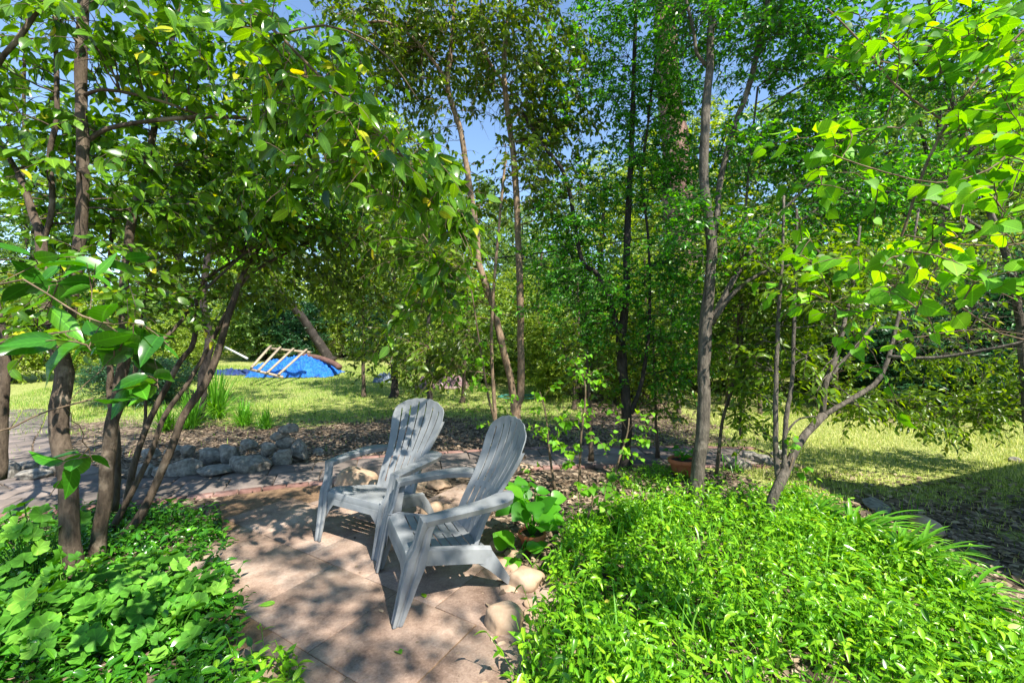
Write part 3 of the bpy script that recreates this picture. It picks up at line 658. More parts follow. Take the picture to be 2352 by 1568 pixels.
# garden hose
q = MB(); th = np.linspace(0, 15, 90); c = G(1195, 915)
P = np.c_[c[0] + (.45 + .03 * np.sin(th * 3)) * np.cos(th) * (1 + .02 * th), c[1] + .28 * np.sin(th) * (1 + .02 * th), np.full(90, c[2] + .03) + .0018 * th]
tubes(q, P[None], np.full((1, 90), .011), 6); tag(q.build('garden_hose', noise_mat('hose', [(.3, (.04, .22, .18)), (.7, (.08, .32, .26))], 9, .4, .1), smooth=True), 'coiled teal garden hose on the ground behind the twin trunk', 'hose')
# overhead wire
q = MB(); P = spline([W(430, 578, 4.6), W(700, 594, 4.9), W(900, 603, 5.2), W(1040, 601, 5.4), W(1250, 580, 5.7), W(1440, 552, 6.0), W(1590, 530, 6.1)], 40); tubes(q, P[None], np.full((1, 40), .009), 6)
tag(q.build('clothes_line', noise_mat('black_cable', [(.3, (.01, .01, .011)), (.7, (.03, .03, .03))], 9, .4, .1), smooth=True), 'thin black line strung between the trees at mid height', 'line')

# ------------------------------------------------------------------ pots
def pot(u, v, r, h, label):
    c = G(u, v); t = empty('terracotta_pot', c, label, 'pot', None)
    def lathe(prof, name, mat):
        n = 32; a = np.arange(n) / n * 2 * math.pi; P = A(prof); K = len(P); q = MB()
        V = np.stack([P[:, 0:1] * np.cos(a), P[:, 0:1] * np.sin(a), np.repeat(P[:, 1:2], n, 1)], -1)
        i = (np.arange(K - 1)[:, None] * n); s0 = np.arange(n)[None]; s1 = (s0 + 1) % n
        q.add(V.reshape(-1, 3), [np.stack([i + s0, i + s1, i + n + s1, i + n + s0], -1).reshape(-1, 4)]); return q.build(name, mat, t, True)
    lathe([(.001, 0), (r * .62, 0), (r * .66, h * .1), (r * .86, h * .72), (r * .88, h * .74)], 'body', M['terracotta'])
    lathe([(r * .88, h * .74), (r * .98, h * .76), (r * 1.0, h * .80), (r * 1.0, h * .96), (r * .97, h), (r * .90, h), (r * .87, h * .95), (r * .84, h * .8)], 'rim', M['terracotta'])
    lathe([(.001, h * .86), (r * .5, h * .87), (r * .86, h * .85)], 'soil', noise_mat('potting_soil', [(.3, (.02, .014, .01)), (.7, (.07, .05, .035))], 30, .95, .6))
    return c
c1 = pot(1222, 1262, .10, .13, 'terracotta pot of round leaved plants behind the right chair')
c2 = pot(1568, 1092, .155, .19, 'tilted old terracotta pot standing behind the tall grey trunk')

# ------------------------------------------------------------------ trees and shrubs
def tree(name, label, cat, base, stems, blobs, leaf=('mid', 'green', .06), bark='bark_brown', group=None, seed=1,
         twig=(.18, .42), tw_per_m=7, lv_sp=.045, droop=.35, upw=.3, br=None, branch_from=.35, narrow=1.0, keep=None, tints=(0, .96), sun_tip=False, spread=1.0, dm=None):
    """stems: (u,v,d,half width px) polylines or world ones when flagged 'w'; blobs: (u,v,d,ru,rv,rd,n) in photo units at depth d."""
    rr = np.random.default_rng(seed); t = empty(name, base, label, cat, group); o0 = A(base, float)
    if dm is None: dm = (2.3, 1.85, .66)
    blobs = [(*b_[:6], max(1, int(b_[6] * dm[0]))) for b_ in blobs]; tw_per_m = tw_per_m * dm[1]; lv_sp = lv_sp * dm[2]
    trunk = MB(); sk = []; skr = []
    for s in stems:
        s = A(s, float)
        if s.shape[1] == 4 and s[0, 2] > 0 and not getattr(tree, 'worldmode', False):
            w = A([np.r_[W(u, v, d), hw / F * d / math.hypot(1, (u - U0) / F)] for u, v, d, hw in s])
        else: w = s
        n = max(8, int(np.linalg.norm(np.diff(w[:, :3], axis=0), axis=1).sum() / .09))
        q = spline(w, n); P = q[:, :3]; Rr = np.maximum(q[:, 3], .0025)
        k = np.linspace(0, 1, n); wob = np.c_[fb(k * 9, k * 0 + seed, 1, seed), fb(k * 9, k * 0 + 3, 1, seed + 2), np.zeros(n)] * Rr[:, None] * .35
        P = P + wob; Rr = Rr * (1 + .06 * fb(k * 23, k * 0, 1, seed))
        if P[0, 2] < gzf(P[0, 0], P[0, 1]) + .15: Rr = Rr * (1 + .55 * np.exp(-(P[:, 2] - P[0, 2]) / .09))
        tubes(trunk, P[None], Rr[None], 12 if Rr.max() > .02 else 7, cap=True)
        sk.append(P); skr.append(Rr)
    SK = np.concatenate(sk); SR = np.concatenate(skr)
    tips = []
    for (u, v, d, ru, rv, rd, n) in blobs:
        c = W(u, v, d) if not getattr(tree, 'worldmode', False) else A([u, v, d])
        e = A([ru / F * d, rd, rv / F * d]) if not getattr(tree, 'worldmode', False) else A([ru, rv, rd])
        q = norm(rr.normal(size=(n, 3))) * rr.uniform(0, 1, (n, 1)) ** (1 / 2.4); tips.append(c + q * e)
    tips = np.concatenate(tips)
    ordr = np.argsort(np.linalg.norm(tips[:, None] - SK[None, ::6], axis=2).min(1))
    brs = []; brr = []; K = 9
    for k in ordr:
        tip = tips[k]; dv = tip - SK; ln = np.linalg.norm(dv, axis=1)
        cost = ln * (1 + .9 * np.clip(-dv[:, 2] / (ln + 1e-6), 0, 1)) + (SR < .004) * .3
        i = int(np.argmin(cost)); a = SK[i]; L = ln[i]
        if L < .12: tip = a + norm(rr.normal(size=3)) * .25; L = .25
        s = np.linspace(0, 1, K)[:, None]; mid = (a + tip) / 2 + A([0, 0, .12 * L]) + rr.normal(0, .07 * L, 3)
        P = (1 - s) ** 2 * a + 2 * s * (1 - s) * mid + s * s * tip + np.vstack([np.zeros(3), rr.normal(0, .012 * min(L, 2), (K - 2, 3)), np.zeros(3)])
        r0 = min(SR[i] * .55, .0035 + .0085 * L) if br is None else br * (.5 + .5 * L)
        Rr = np.linspace(r0, max(.0016, r0 * .25), K)
        brs.append(P); brr.append(Rr)
        SK = np.concatenate([SK, P[3:-1]]); SR = np.concatenate([SR, Rr[3:-1]])
    B = A(brs); BR = A(brr); tubes(trunk, B, BR, 5)
    # twigs
    L = np.linalg.norm(np.diff(B, axis=1), axis=2).sum(1)
    cnt = np.maximum(3, (L * tw_per_m).astype(int)); bi = np.repeat(np.arange(len(B)), cnt); n = len(bi)
    tt = branch_from + (1 - branch_from) * rr.uniform(0, 1, n) ** .8; f = tt * (K - 1); j = np.minimum(f.astype(int), K - 2); f = (f - j)[:, None]
    o_ = B[bi, j] * (1 - f) + B[bi, j + 1] * f; ax = norm(B[bi, j + 1] - B[bi, j])
    dr = norm(ax * .6 + norm(rr.normal(size=(n, 3))) * .9 * spread + A([0, 0, upw]))
    TL = rr.uniform(*twig, n); KT = 5
    s = np.linspace(0, 1, KT)[None, :, None]
    TP = o_[:, None] + dr[:, None] * s * TL[:, None, None] + A([0, 0, -1])[None, None] * (s ** 2) * (droop * TL)[:, None, None]
    TR = np.linspace(.0026, .0010, KT)[None] * rr.uniform(.8, 1.3, (n, 1))
    tubes(trunk, TP, TR, 3)
    trunk.build('trunk', M[bark], t, True, off=o0)
    # leaves along the twigs
    nl = max(3, int(np.mean(twig) / lv_sp)); ti = np.repeat(np.arange(n), nl); m = len(ti)
    s = (np.tile(np.arange(nl), n) + rr.uniform(-.3, .3, m)) / nl; s = np.clip(.12 + .9 * s, 0, 1)
    f = s * (KT - 1); j = np.minimum(f.astype(int), KT - 2); f = (f - j)[:, None]
    pos = TP[ti, j] * (1 - f) + TP[ti, j + 1] * f; ax = norm(TP[ti, j + 1] - TP[ti, j])
    up = A([0, 0, 1.]); side = norm(np.cross(ax, up) + 1e-4) * np.where(np.tile(np.arange(nl) % 2, n)[:, None] == 0, 1, -1)
    d = norm(ax * .55 + side * .8 + rr.normal(0, .28, (m, 3)) + A([0, 0, -droop * 1.1]))
    nr = norm(up * .6 + rr.normal(0, .5, (m, 3)) + side * .25)
    kind, mat, size = leaf
    sz = size * rr.uniform(.6, 1.2, m) * (1 - .25 * (s > .9))
    tintv = np.clip(rr.beta(2, 2, m) * (tints[1] - tints[0]) + tints[0] + np.repeat(rr.normal(0, .10, n), nl), 0, 1)
    tintv = np.where(rr.uniform(size=m) < .012, rr.uniform(.96, 1, m), np.minimum(tintv, tints[1]))
    ok = np.linalg.norm(pos - A([0, 0, H]), axis=1) > .75
    if keep is not None: ok &= keep(pos)
    # openings that let the sun reach the right lawn
    kk = 1 / math.tan(rad(SUN_EL)); lx, ly = pos[:, 0] - SUN_AZ[0] * kk * pos[:, 2], pos[:, 1] - SUN_AZ[1] * kk * pos[:, 2]
    ok &= ~(inpoly(lx, ly, SUNNY) & (pos[:, 2] > 1.3) & (rr.uniform(size=m) < .85))
    crown = MB(); leaves(crown, {'far': T_FAR, 'mid': T_MID, 'fine': T_FINE, 'heart': T_HEART, 'gloss': T_GLOSS}[kind], pos[ok], d[ok], nr[ok], sz[ok], tintv[ok], narrow)
    crown.build('crown', M[mat], t, kind in ('fine', 'heart', 'gloss'), off=o0); LC.append((name, seed, int(ok.sum())))
    return t
LC = []
SUNNY = [(3.0, 4.4), (4.0, 4.2), (7.5, 5.5), (9, 8.5), (5, 9.5), (2.6, 9), (2.4, 7), (2.6, 5.6)]
def proj(p): return U0 + p[:, 0] / np.maximum(p[:, 1], .05) * F, V0 - (p[:, 2] - H) / np.maximum(p[:, 1], .05) * F
def clear(*boxes):
    """Keeps foliage out of the openings between trees seen in the photograph (each opening reaches through the crown at its place)."""
    def f(p):
        u, v = proj(p); ok = np.ones(len(p), bool)
        for (u0, u1, v0, v1, pr_) in boxes:
            ok &= ~((u > u0) & (u < u1) & (v > v0) & (v < v1) & (R_.uniform(size=len(p)) < pr_))
        return ok
    return f

# the multi-stemmed clump on the left
g1 = 'brown stems of the multi trunked trees on the left'
tree('broadleaf_tree', 'nearest tree on the left, thick brown trunk forking into two upright stems behind the geraniums', 'tree', W(165, 1345, 2.58),
     [[(163, 1352, 2.58, 27), (160, 1240, 2.6, 26), (158, 1098, 2.62, 25), (133, 986, 2.65, 26), (142, 864, 2.66, 25), (135, 780, 2.68, 23)],
      [(138, 800, 2.67, 18), (118, 740, 2.70, 17), (100, 680, 2.75, 17), (94, 549, 2.8, 15), (78, 500, 2.85, 12), (40, 400, 2.9, 9), (-40, 260, 3.0, 6)],
      [(140, 800, 2.67, 18), (160, 700, 2.68, 17), (178, 600, 2.7, 16), (190, 490, 2.7, 16), (190, 350, 2.7, 16), (185, 210, 2.75, 16), (189, 0, 2.8, 15), (192, -300, 2.95, 11), (240, -700, 3.1, 6)],
      [(188, 330, 2.72, 8), (250, 295, 2.75, 7), (367, 276, 2.8, 6), (525, 268, 2.9, 6), (640, 285, 3.0, 4), (760, 310, 3.1, 3)],
      [(190, 220, 2.75, 6), (245, 206, 2.7, 5), (367, 231, 2.75, 4), (470, 270, 2.9, 3)],
      [(95, 560, 2.8, 8), (120, 470, 2.78, 8), (115, 350, 2.8, 8), (130, 260, 2.8, 7), (125, 60, 2.9, 6), (110, -200, 3.0, 4)]],
     [(150, 80, 2.7, 260, 160, .6, 26), (480, 130, 2.9, 240, 190, .6, 34), (720, 260, 3.0, 220, 190, .5, 38), (300, 420, 2.9, 260, 130, .5, 20), (880, 330, 3.1, 140, 130, .4, 14), (90, 330, 3.0, 130, 160, .4, 14), (200, -400, 2.9, 500, 300, .8, 16)],
     ('fine', 'privet', .090), 'bark_brown', g1, 11, twig=(.16, .34), dm=(1.55, 1.7, .7), tw_per_m=6.5, lv_sp=.055, droop=.5, keep=clear((155, 220, -60, 260, .8), (900, 1180, 150, 600, .8), (1080, 1400, 0, 2000, 1), (600, 860, 600, 1000, 1), (560, 1300, 470, 1300, .85)))
tree('broadleaf_tree', 'second brown trunk from the left, leaning slightly right with bare lower stem', 'tree', W(213, 1292, 2.84),
     [[(211, 1298, 2.84, 19), (227, 1194, 2.85, 19), (245, 1089, 2.86, 19), (259, 1000, 2.87, 18), (276, 899, 2.9, 16), (283, 829, 2.9, 15), (280, 741, 2.95, 13), (287, 619, 3.0, 12), (300, 525, 3.0, 12), (322, 437, 3.1, 11), (345, 340, 3.2, 9), (378, 175, 3.3, 7), (420, -40, 3.4, 5)],
      [(262, 1172, 3.1, 9), (268, 1080, 3.1, 9), (272, 1000, 3.15, 9), (250, 899, 3.2, 9), (252, 840, 3.2, 8), (243, 700, 3.3, 7), (255, 560, 3.4, 6), (262, 430, 3.4, 4)],
      [(262, 975, 2.87, 7), (320, 830, 2.9, 6), (360, 790, 3.0, 6), (409, 745, 3.1, 5), (465, 671, 3.3, 4), (560, 584, 3.5, 3)]],
     [(320, 300, 3.3, 220, 220, .5, 32), (520, 420, 3.5, 220, 150, .5, 38), (250, 520, 3.3, 200, 120, .4, 16), (700, 440, 3.7, 170, 110, .4, 26)],
     ('fine', 'privet', .082), 'bark_brown', g1, 12, twig=(.15, .32), dm=(1.55, 1.7, .7), tw_per_m=7, lv_sp=.05, droop=.45, keep=clear((600, 860, 640, 1000, 1), (560, 1300, 580, 1300, .8)))
tree('broadleaf_tree', 'slender slanting stems fanning out to the right from the clump on the left', 'tree', W(290, 1228, 3.22),
     [[(290, 1232, 3.22, 12), (325, 1176, 3.25, 11), (367, 1089, 3.3, 11), (400, 1019, 3.35, 10), (425, 951, 3.4, 10), (470, 881, 3.45, 10), (500, 811, 3.5, 9), (521, 741, 3.55, 8), (546, 664, 3.6, 7), (567, 615, 3.65, 5), (620, 540, 3.8, 4), (700, 470, 4.0, 3)],
      [(255, 1222, 3.2, 8), (304, 1124, 3.2, 8), (350, 1036, 3.25, 7), (381, 951, 3.3, 7), (430, 881, 3.4, 6), (472, 811, 3.5, 5), (518, 724, 3.6, 5), (575, 630, 3.7, 4), (700, 560, 3.9, 3)],
      [(292, 1150, 3.5, 9), (306, 1067, 3.5, 9), (336, 986, 3.55, 8), (378, 899, 3.6, 8), (409, 836, 3.6, 7), (444, 790, 3.65, 7), (452, 720, 3.7, 5), (465, 650, 3.7, 4), (560, 584, 3.9, 3)],
      [(330, 1000, 3.6, 5), (335, 900, 3.6, 4), (320, 790, 3.7, 4), (340, 640, 3.8, 3)]],
     [(560, 520, 3.8, 200, 100, .5, 34), (420, 600, 3.7, 180, 90, .4, 20), (760, 560, 4.1, 200, 110, .5, 42), (900, 520, 4.3, 150, 150, .4, 30), (420, 700, 3.6, 110, 60, .3, 6), (830, 660, 4.4, 90, 70, .3, 16), (700, 640, 4.6, 130, 50, .3, 18), (600, 650, 4.6, 80, 50, .3, 10)],
     ('fine', 'olive', .072), 'bark_brown', g1, 13, twig=(.15, .32), dm=(1.55, 1.7, .7), tw_per_m=7, lv_sp=.05, droop=.45, keep=clear((570, 790, 730, 1000, .9), (990, 1200, 300, 620, .7)))
tree('broadleaf_tree', 'dark trunk behind the slanting stems, rising from tall grass', 'tree', G(452, 956),
     [[(452, 962, 7.5, 13), (465, 881, 7.5, 12), (480, 794, 7.5, 11), (465, 689, 7.5, 9), (480, 560, 7.5, 8), (470, 350, 7.5, 6)]],
     [(480, 420, 7.5, 190, 130, 1.0, 30), (300, 480, 7.8, 200, 140, 1.0, 26), (620, 330, 7.8, 180, 150, 1.0, 26)],
     ('mid', 'olive', .075), 'bark_dark', None, 14, twig=(.25, .5), tw_per_m=7, lv_sp=.06)
tree('broadleaf_tree', 'brown trunk cut by the left edge of the picture', 'tree', W(0, 1090, 3.3),
     [[(0, 1100, 3.3, 17), (5, 980, 3.3, 16), (9, 880, 3.3, 15), (4, 760, 3.3, 13), (-20, 600, 3.4, 11), (-30, 300, 3.5, 8)],
      [(-60, 260, 2.6, 8), (0, 140, 2.6, 8), (70, 52, 2.6, 8), (110, -20, 2.6, 7)],
      [(62, 560, 4.0, 5), (53, 420, 4.0, 5), (56, 200, 4.0, 5), (62, 0, 4.0, 5)]],
     [(30, 330, 3.6, 120, 220, .5, 22), (60, 620, 3.8, 110, 60, .5, 10), (100, 40, 3.6, 200, 100, .5, 8), (200, 620, 2.45, 150, 90, .15, 9), (110, 760, 2.45, 90, 60, .12, 5), (350, 700, 2.9, 90, 60, .15, 6)],
     ('fine', 'privet', .072), 'bark_brown', g1, 15, keep=clear((155, 220, -60, 260, .85)), twig=(.15, .32), dm=(1.55, 1.7, .7), tw_per_m=7, lv_sp=.055)
# the large near leaves in front of the left trunks
tree('leafy_branch', 'branch of very large glossy leaves close in front of the left trunks', 'branch', W(-60, 1010, 1.3),
     [[(-60, 1000, 1.25, 4), (20, 985, 1.25, 3), (90, 950, 1.28, 2.5), (160, 930, 1.3, 2), (215, 915, 1.32, 1.5)],
      [(-80, 690, 1.35, 4), (40, 640, 1.3, 3), (130, 690, 1.28, 2.5), (200, 730, 1.25, 2), (260, 745, 1.3, 1.5)],
      [(-60, 800, 1.35, 3), (60, 775, 1.3, 2.5), (160, 760, 1.3, 2)]],
     [(180, 960, 1.3, 60, 25, .08, 3), (60, 920, 1.25, 60, 40, .08, 3), (190, 760, 1.3, 90, 60, .12, 5), (90, 680, 1.35, 90, 40, .1, 5), (250, 690, 1.4, 60, 40, .1, 3)],
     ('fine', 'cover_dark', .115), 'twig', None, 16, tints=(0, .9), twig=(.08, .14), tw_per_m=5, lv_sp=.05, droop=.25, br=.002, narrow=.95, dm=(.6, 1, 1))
tree('leafy_branch', 'long branch of large glossy leaves reaching over from the upper left', 'branch', W(430, -420, 2.3),
     [[(430, -420, 2.3, 7), (520, -60, 2.1, 5), (650, 90, 2.0, 4), (800, 240, 2.0, 3), (900, 330, 2.05, 2.5), (985, 440, 2.1, 1.5)],
      [(640, 80, 2.0, 3), (760, 60, 2.1, 2.5), (880, 120, 2.2, 2), (960, 230, 2.3, 1.5)],
      [(700, 150, 2.0, 3), (720, 280, 2.05, 2), (760, 400, 2.1, 1.5)]],
     [(660, 110, 2.0, 130, 80, .2, 10), (800, 260, 2.0, 110, 80, .2, 12), (900, 370, 2.05, 100, 80, .2, 12), (980, 440, 2.1, 60, 70, .15, 8), (740, 400, 2.1, 90, 60, .15, 6)],
     ('fine', 'privet', .098), 'twig', None, 17, twig=(.12, .24), tw_per_m=8, lv_sp=.045, droop=.45, br=.003, dm=(1, 1, 1))
tree('leafy_branch', 'drooping leafy spray between the left trees and the twin stems', 'branch', W(700, 300, 3.1),
     [[(690, 300, 3.1, 4), (820, 400, 3.0, 3), (940, 500, 2.95, 2.5), (1010, 600, 2.9, 1.5)], [(900, 460, 2.95, 2), (1010, 490, 2.8, 1.5), (1080, 560, 2.7, 1)]],
     [(996, 645, 2.83, 60, 60, .2, 16), (1050, 485, 2.62, 60, 60, .2, 14), (950, 730, 3.05, 40, 35, .12, 5), (900, 560, 3.0, 90, 90, .25, 10)],
     ('fine', 'privet', .10), 'twig', None, 18, twig=(.12, .24), tw_per_m=8, lv_sp=.05, droop=.45, br=.003, dm=(1, 1, 1))
# centre twin-stemmed tree
tree('twin_stemmed_tree', 'pale tan tree forking into two slender stems behind the right chair', 'tree', W(1184, 1052, 5.3),
     [[(1184, 1056, 5.3, 14), (1183, 969, 5.3, 12), (1184, 925, 5.3, 12.5)],
      [(1182, 935, 5.3, 8.5), (1169, 864, 5.25, 8), (1152, 794, 5.2, 8), (1134, 706, 5.2, 8), (1120, 661, 5.2, 8), (1100, 601, 5.2, 7), (1092, 525, 5.2, 7), (1071, 385, 5.2, 6.5), (1057, 297, 5.2, 6), (1029, 203, 5.2, 6), (1036, 105, 5.2, 5), (1043, 0, 5.2, 4), (1050, -150, 5.2, 3)],
      [(1186, 935, 5.3, 9), (1194, 899, 5.3, 8.5), (1196, 794, 5.3, 8), (1197, 689, 5.3, 8), (1190, 549, 5.3, 7.5), (1179, 367, 5.3, 7), (1162, 227, 5.3, 6), (1158, 140, 5.3, 5.5), (1169, 0, 5.3, 4), (1175, -200, 5.3, 3)],
      [(1138, 995, 5.1, 5), (1131, 846, 5.1, 4), (1131, 700, 5.1, 3.5), (1148, 500, 5.1, 3), (1162, 350, 5.1, 3)],
      [(1029, 203, 5.2, 4), (1008, 157, 5.1, 4), (948, 87, 5.0, 3), (889, 52, 4.9, 3), (829, 52, 4.8, 2)],
      [(1160, 200, 5.3, 3.5), (1110, 110, 5.2, 3), (1105, 0, 5.2, 2.5)]],
     [(1050, 60, 5.2, 200, 110, .8, 44), (860, 120, 5.0, 160, 110, .7, 30), (1230, 160, 5.3, 140, 170, .7, 52), (1080, 170, 5.6, 110, 130, .6, 14), (1270, 330, 5.6, 90, 90, .5, 16), (900, 150, 5.4, 120, 130, .6, 22), (1010, 300, 5.3, 100, 100, .6, 9), (1120, 450, 5.4, 70, 90, .5, 6), (1240, 420, 5.3, 120, 130, .6, 22), (1080, -200, 5.2, 400, 150, 1, 14),
      (950, 640, 5.2, 130, 110, .5, 26), (1060, 760, 5.2, 110, 90, .5, 12), (900, 800, 5.4, 110, 70, .4, 10), (980, 850, 5.2, 60, 50, .3, 6)],
     ('mid', 'olive', .085), 'bark_tan', None, 21, twig=(.2, .42), tw_per_m=7, lv_sp=.065, droop=.45, keep=clear((1000, 1150, 230, 400, .6), (1180, 1205, 480, 960, 1), (560, 800, 740, 1000, 1)))
# dark forked tree
tree('dark_forked_tree', 'black barked forked tree behind the bright seedlings, right of the twin stems', 'tree', G(1434, 1078),
     [[(1434, 1084, 4.95, 14), (1439, 986, 4.95, 12), (1435, 881, 5.0, 12), (1428, 787, 5.0, 12), (1436, 690, 5.0, 9), (1442, 549, 5.1, 8), (1449, 385, 5.2, 7), (1454, 227, 5.3, 6), (1460, 0, 5.4, 4)],
      [(1428, 790, 5.0, 8), (1404, 706, 5.0, 7), (1372, 629, 5.0, 6), (1334, 591, 5.0, 5), (1302, 413, 5.1, 4.5), (1246, 332, 5.2, 4), (1200, 260, 5.3, 3)],
      [(1449, 950, 4.95, 6), (1477, 864, 4.95, 5), (1491, 741, 5.0, 4), (1490, 560, 5.0, 3), (1470, 400, 5.1, 3)],
      [(1470, 420, 5.2, 3), (1486, 300, 5.2, 3), (1510, 100, 5.2, 2)]],
     [(1530, 260, 5.3, 110, 120, .6, 22), (1420, 180, 5.3, 200, 180, .8, 60), (1500, 430, 5.2, 170, 120, .7, 50), (1330, 520, 5.1, 110, 120, .6, 24), (1540, 650, 5.0, 120, 110, .6, 30), (1370, 720, 4.9, 130, 100, .5, 22), (1530, 830, 5.0, 100, 90, .5, 14), (1260, 640, 5.2, 110, 100, .5, 18), (1500, -150, 5.3, 380, 180, 1, 20)],
     ('mid', 'green', .052), 'bark_dark', None, 22, twig=(.15, .35), tw_per_m=9, lv_sp=.035, droop=.3)
# big grey tree
tree('grey_trunk_tree', 'tall grey trunk rising through the ground cover with a low fork to its right', 'tree', W(1597, 1165, 3.8),
     [[(1593, 1175, 3.8, 18), (1600, 1080, 3.8, 16), (1612, 960, 3.82, 15.5), (1618, 860, 3.85, 15), (1624, 740, 3.9, 15), (1630, 640, 3.9, 13), (1631, 549, 3.95, 12), (1617, 420, 4.0, 11), (1620, 280, 4.0, 11), (1631, 140, 4.1, 9), (1634, 0, 4.2, 8), (1640, -250, 4.3, 5)],
      [(1632, 745, 3.9, 9), (1655, 695, 3.9, 8), (1683, 647, 3.9, 7), (1718, 591, 3.95, 6), (1760, 520, 4.0, 4), (1860, 420, 4.1, 3), (1990, 240, 4.2, 3)],
      [(1640, 735, 3.88, 6), (1670, 690, 3.85, 6), (1725, 640, 3.8, 5), (1792, 615, 3.8, 4), (1900, 590, 3.8, 2)],
      [(1628, 640, 3.92, 7), (1645, 500, 4.1, 7), (1655, 420, 4.2, 7), (1683, 297, 4.2, 7), (1722, 192, 4.25, 7), (1764, 0, 4.3, 6), (1800, -200, 4.4, 4)],
      [(1620, 150, 4.1, 5), (1600, 120, 4.1, 4), (1590, 60, 4.1, 4), (1560, -60, 4.2, 3)],
      [(1700, 1000, 4.1, 3), (1705, 700, 4.2, 3), (1715, 450, 4.3, 3), (1740, 200, 4.4, 2.5)]],
     [(1640, 60, 4.2, 150, 100, .6, 26), (1780, 620, 4.4, 110, 80, .4, 16), (1600, 760, 4.4, 110, 90, .4, 12), (1820, 120, 4.3, 170, 130, .7, 44), (1750, 330, 4.2, 120, 90, .5, 22), (1560, 520, 4.0, 100, 70, .4, 12), (1700, 560, 4.0, 100, 60, .4, 12), (1850, 330, 4.3, 130, 110, .5, 30), (1900, 500, 4.2, 140, 90, .5, 24), (1790, 60, 4.8, 130, 100, .5, 24), (1560, 60, 4.8, 110, 100, .5, 20), (1700, -250, 4.3, 500, 200, .8, 20)],
     ('mid', 'green', .055), 'bark_grey', None, 23, twig=(.15, .35), tw_per_m=8, lv_sp=.04, droop=.3)
# right multi-stemmed leaning tree
tree('leaning_tree', 'leaning multi stemmed tree at the right whose trunk slants up from the ground cover', 'tree', W(1757, 1218, 3.3),
     [[(1753, 1228, 3.3, 13), (1772, 1160, 3.32, 12), (1795, 1100, 3.35, 13), (1815, 1058, 3.4, 11), (1848, 1000, 3.45, 10), (1890, 951, 3.5, 11)],
      [(1888, 955, 3.5, 8), (1897, 881, 3.5, 7.5), (1918, 822, 3.55, 7), (1935, 759, 3.6, 6), (1960, 650, 3.7, 4), (1975, 520, 3.8, 3)],
      [(1900, 880, 3.5, 5), (1935, 830, 3.5, 5), (1963, 801, 3.5, 5), (2010, 740, 3.6, 3)],
      [(1888, 955, 3.5, 7), (1953, 918, 3.5, 7), (2010, 880, 3.5, 6.5), (2037, 829, 3.5, 6), (2061, 741, 3.55, 5), (2082, 640, 3.6, 4), (2110, 480, 3.7, 3)],
      [(1800, 1105, 3.36, 8), (1785, 1074, 3.4, 7), (1781, 899, 3.5, 6), (1788, 724, 3.6, 5), (1795, 636, 3.6, 4), (1800, 450, 3.7, 3)],
      [(1802, 1090, 3.36, 7), (1802, 1039, 3.4, 6), (1806, 951, 3.45, 6), (1820, 860, 3.5, 5), (1827, 654, 3.6, 4), (1830, 480, 3.7, 3)],
      [(1803, 1000, 3.42, 3), (1830, 965, 3.42, 2.5), (1870, 955, 3.45, 2)],
      [(2040, 818, 3.0, 5), (2120, 822, 2.9, 5), (2198, 815, 2.8, 5), (2352, 785, 2.6, 5), (2500, 740, 2.5, 5)]],
     [(1850, 640, 3.8, 150, 110, .5, 34), (2080, 700, 4.2, 180, 130, .6, 34), (2230, 780, 4.7, 170, 110, .5, 40), (1800, 830, 3.8, 120, 110, .4, 18), (2010, 930, 4.6, 140, 40, .4, 12), (2170, 945, 4.8, 150, 40, .4, 20), (2320, 900, 4.8, 110, 90, .4, 24), (1700, 900, 4.0, 70, 110, .4, 10)],
     ('mid', 'hedge2', .078), 'bark_grey', None, 24, twig=(.15, .32), tw_per_m=7.5, lv_sp=.045, droop=.3, upw=.05, narrow=.85)
# near branches of broad light green leaves entering at the upper right
tree('heart_leaved_branch', 'branches of broad bright heart shaped leaves reaching in at the upper right', 'branch', W(2560, 500, 1.6),
     [[(2600, 700, 1.5, 8), (2352, 780, 1.6, 3), (2200, 700, 1.55, 2.5), (2060, 620, 1.5, 2)],
      [(2500, -60, 1.9, 6), (2352, 70, 1.9, 4.5), (2230, 200, 1.9, 4.5), (2140, 350, 1.9, 4.5), (2085, 500, 1.95, 4), (2050, 600, 2.0, 3)],
      [(2185, 290, 1.9, 3.5), (2060, 200, 1.95, 3), (1980, 100, 2.0, 2.5), (1900, 20, 2.1, 2)],
      [(2560, 250, 1.7, 6), (2352, 330, 1.6, 4), (2270, 390, 1.55, 3), (2150, 420, 1.55, 2.5), (1980, 380, 1.55, 2), (1850, 330, 1.55, 1.5)],
      [(2520, 500, 1.4, 6), (2352, 560, 1.35, 3), (2200, 560, 1.35, 2.5), (2080, 540, 1.35, 2)]],
     [(2250, 330, 1.65, 130, 60, .15, 7), (1960, 330, 1.6, 90, 60, .15, 6), (2180, 540, 1.4, 150, 60, .15, 12), (2300, 620, 1.35, 80, 60, .12, 6), (2000, 690, 1.6, 70, 60, .15, 5), (1830, 430, 1.8, 50, 40, .1, 3), (2240, 90, 1.8, 160, 90, .2, 16), (1990, 90, 2.1, 130, 80, .2, 10), (2320, 200, 1.7, 70, 90, .2, 8), (2010, 780, 1.7, 50, 30, .1, 3)],
     ('heart', 'bright', .062), 'twig', None, 25, twig=(.08, .18), tw_per_m=7, lv_sp=.036, droop=.35, br=.0022, dm=(1.25, 1, 1))
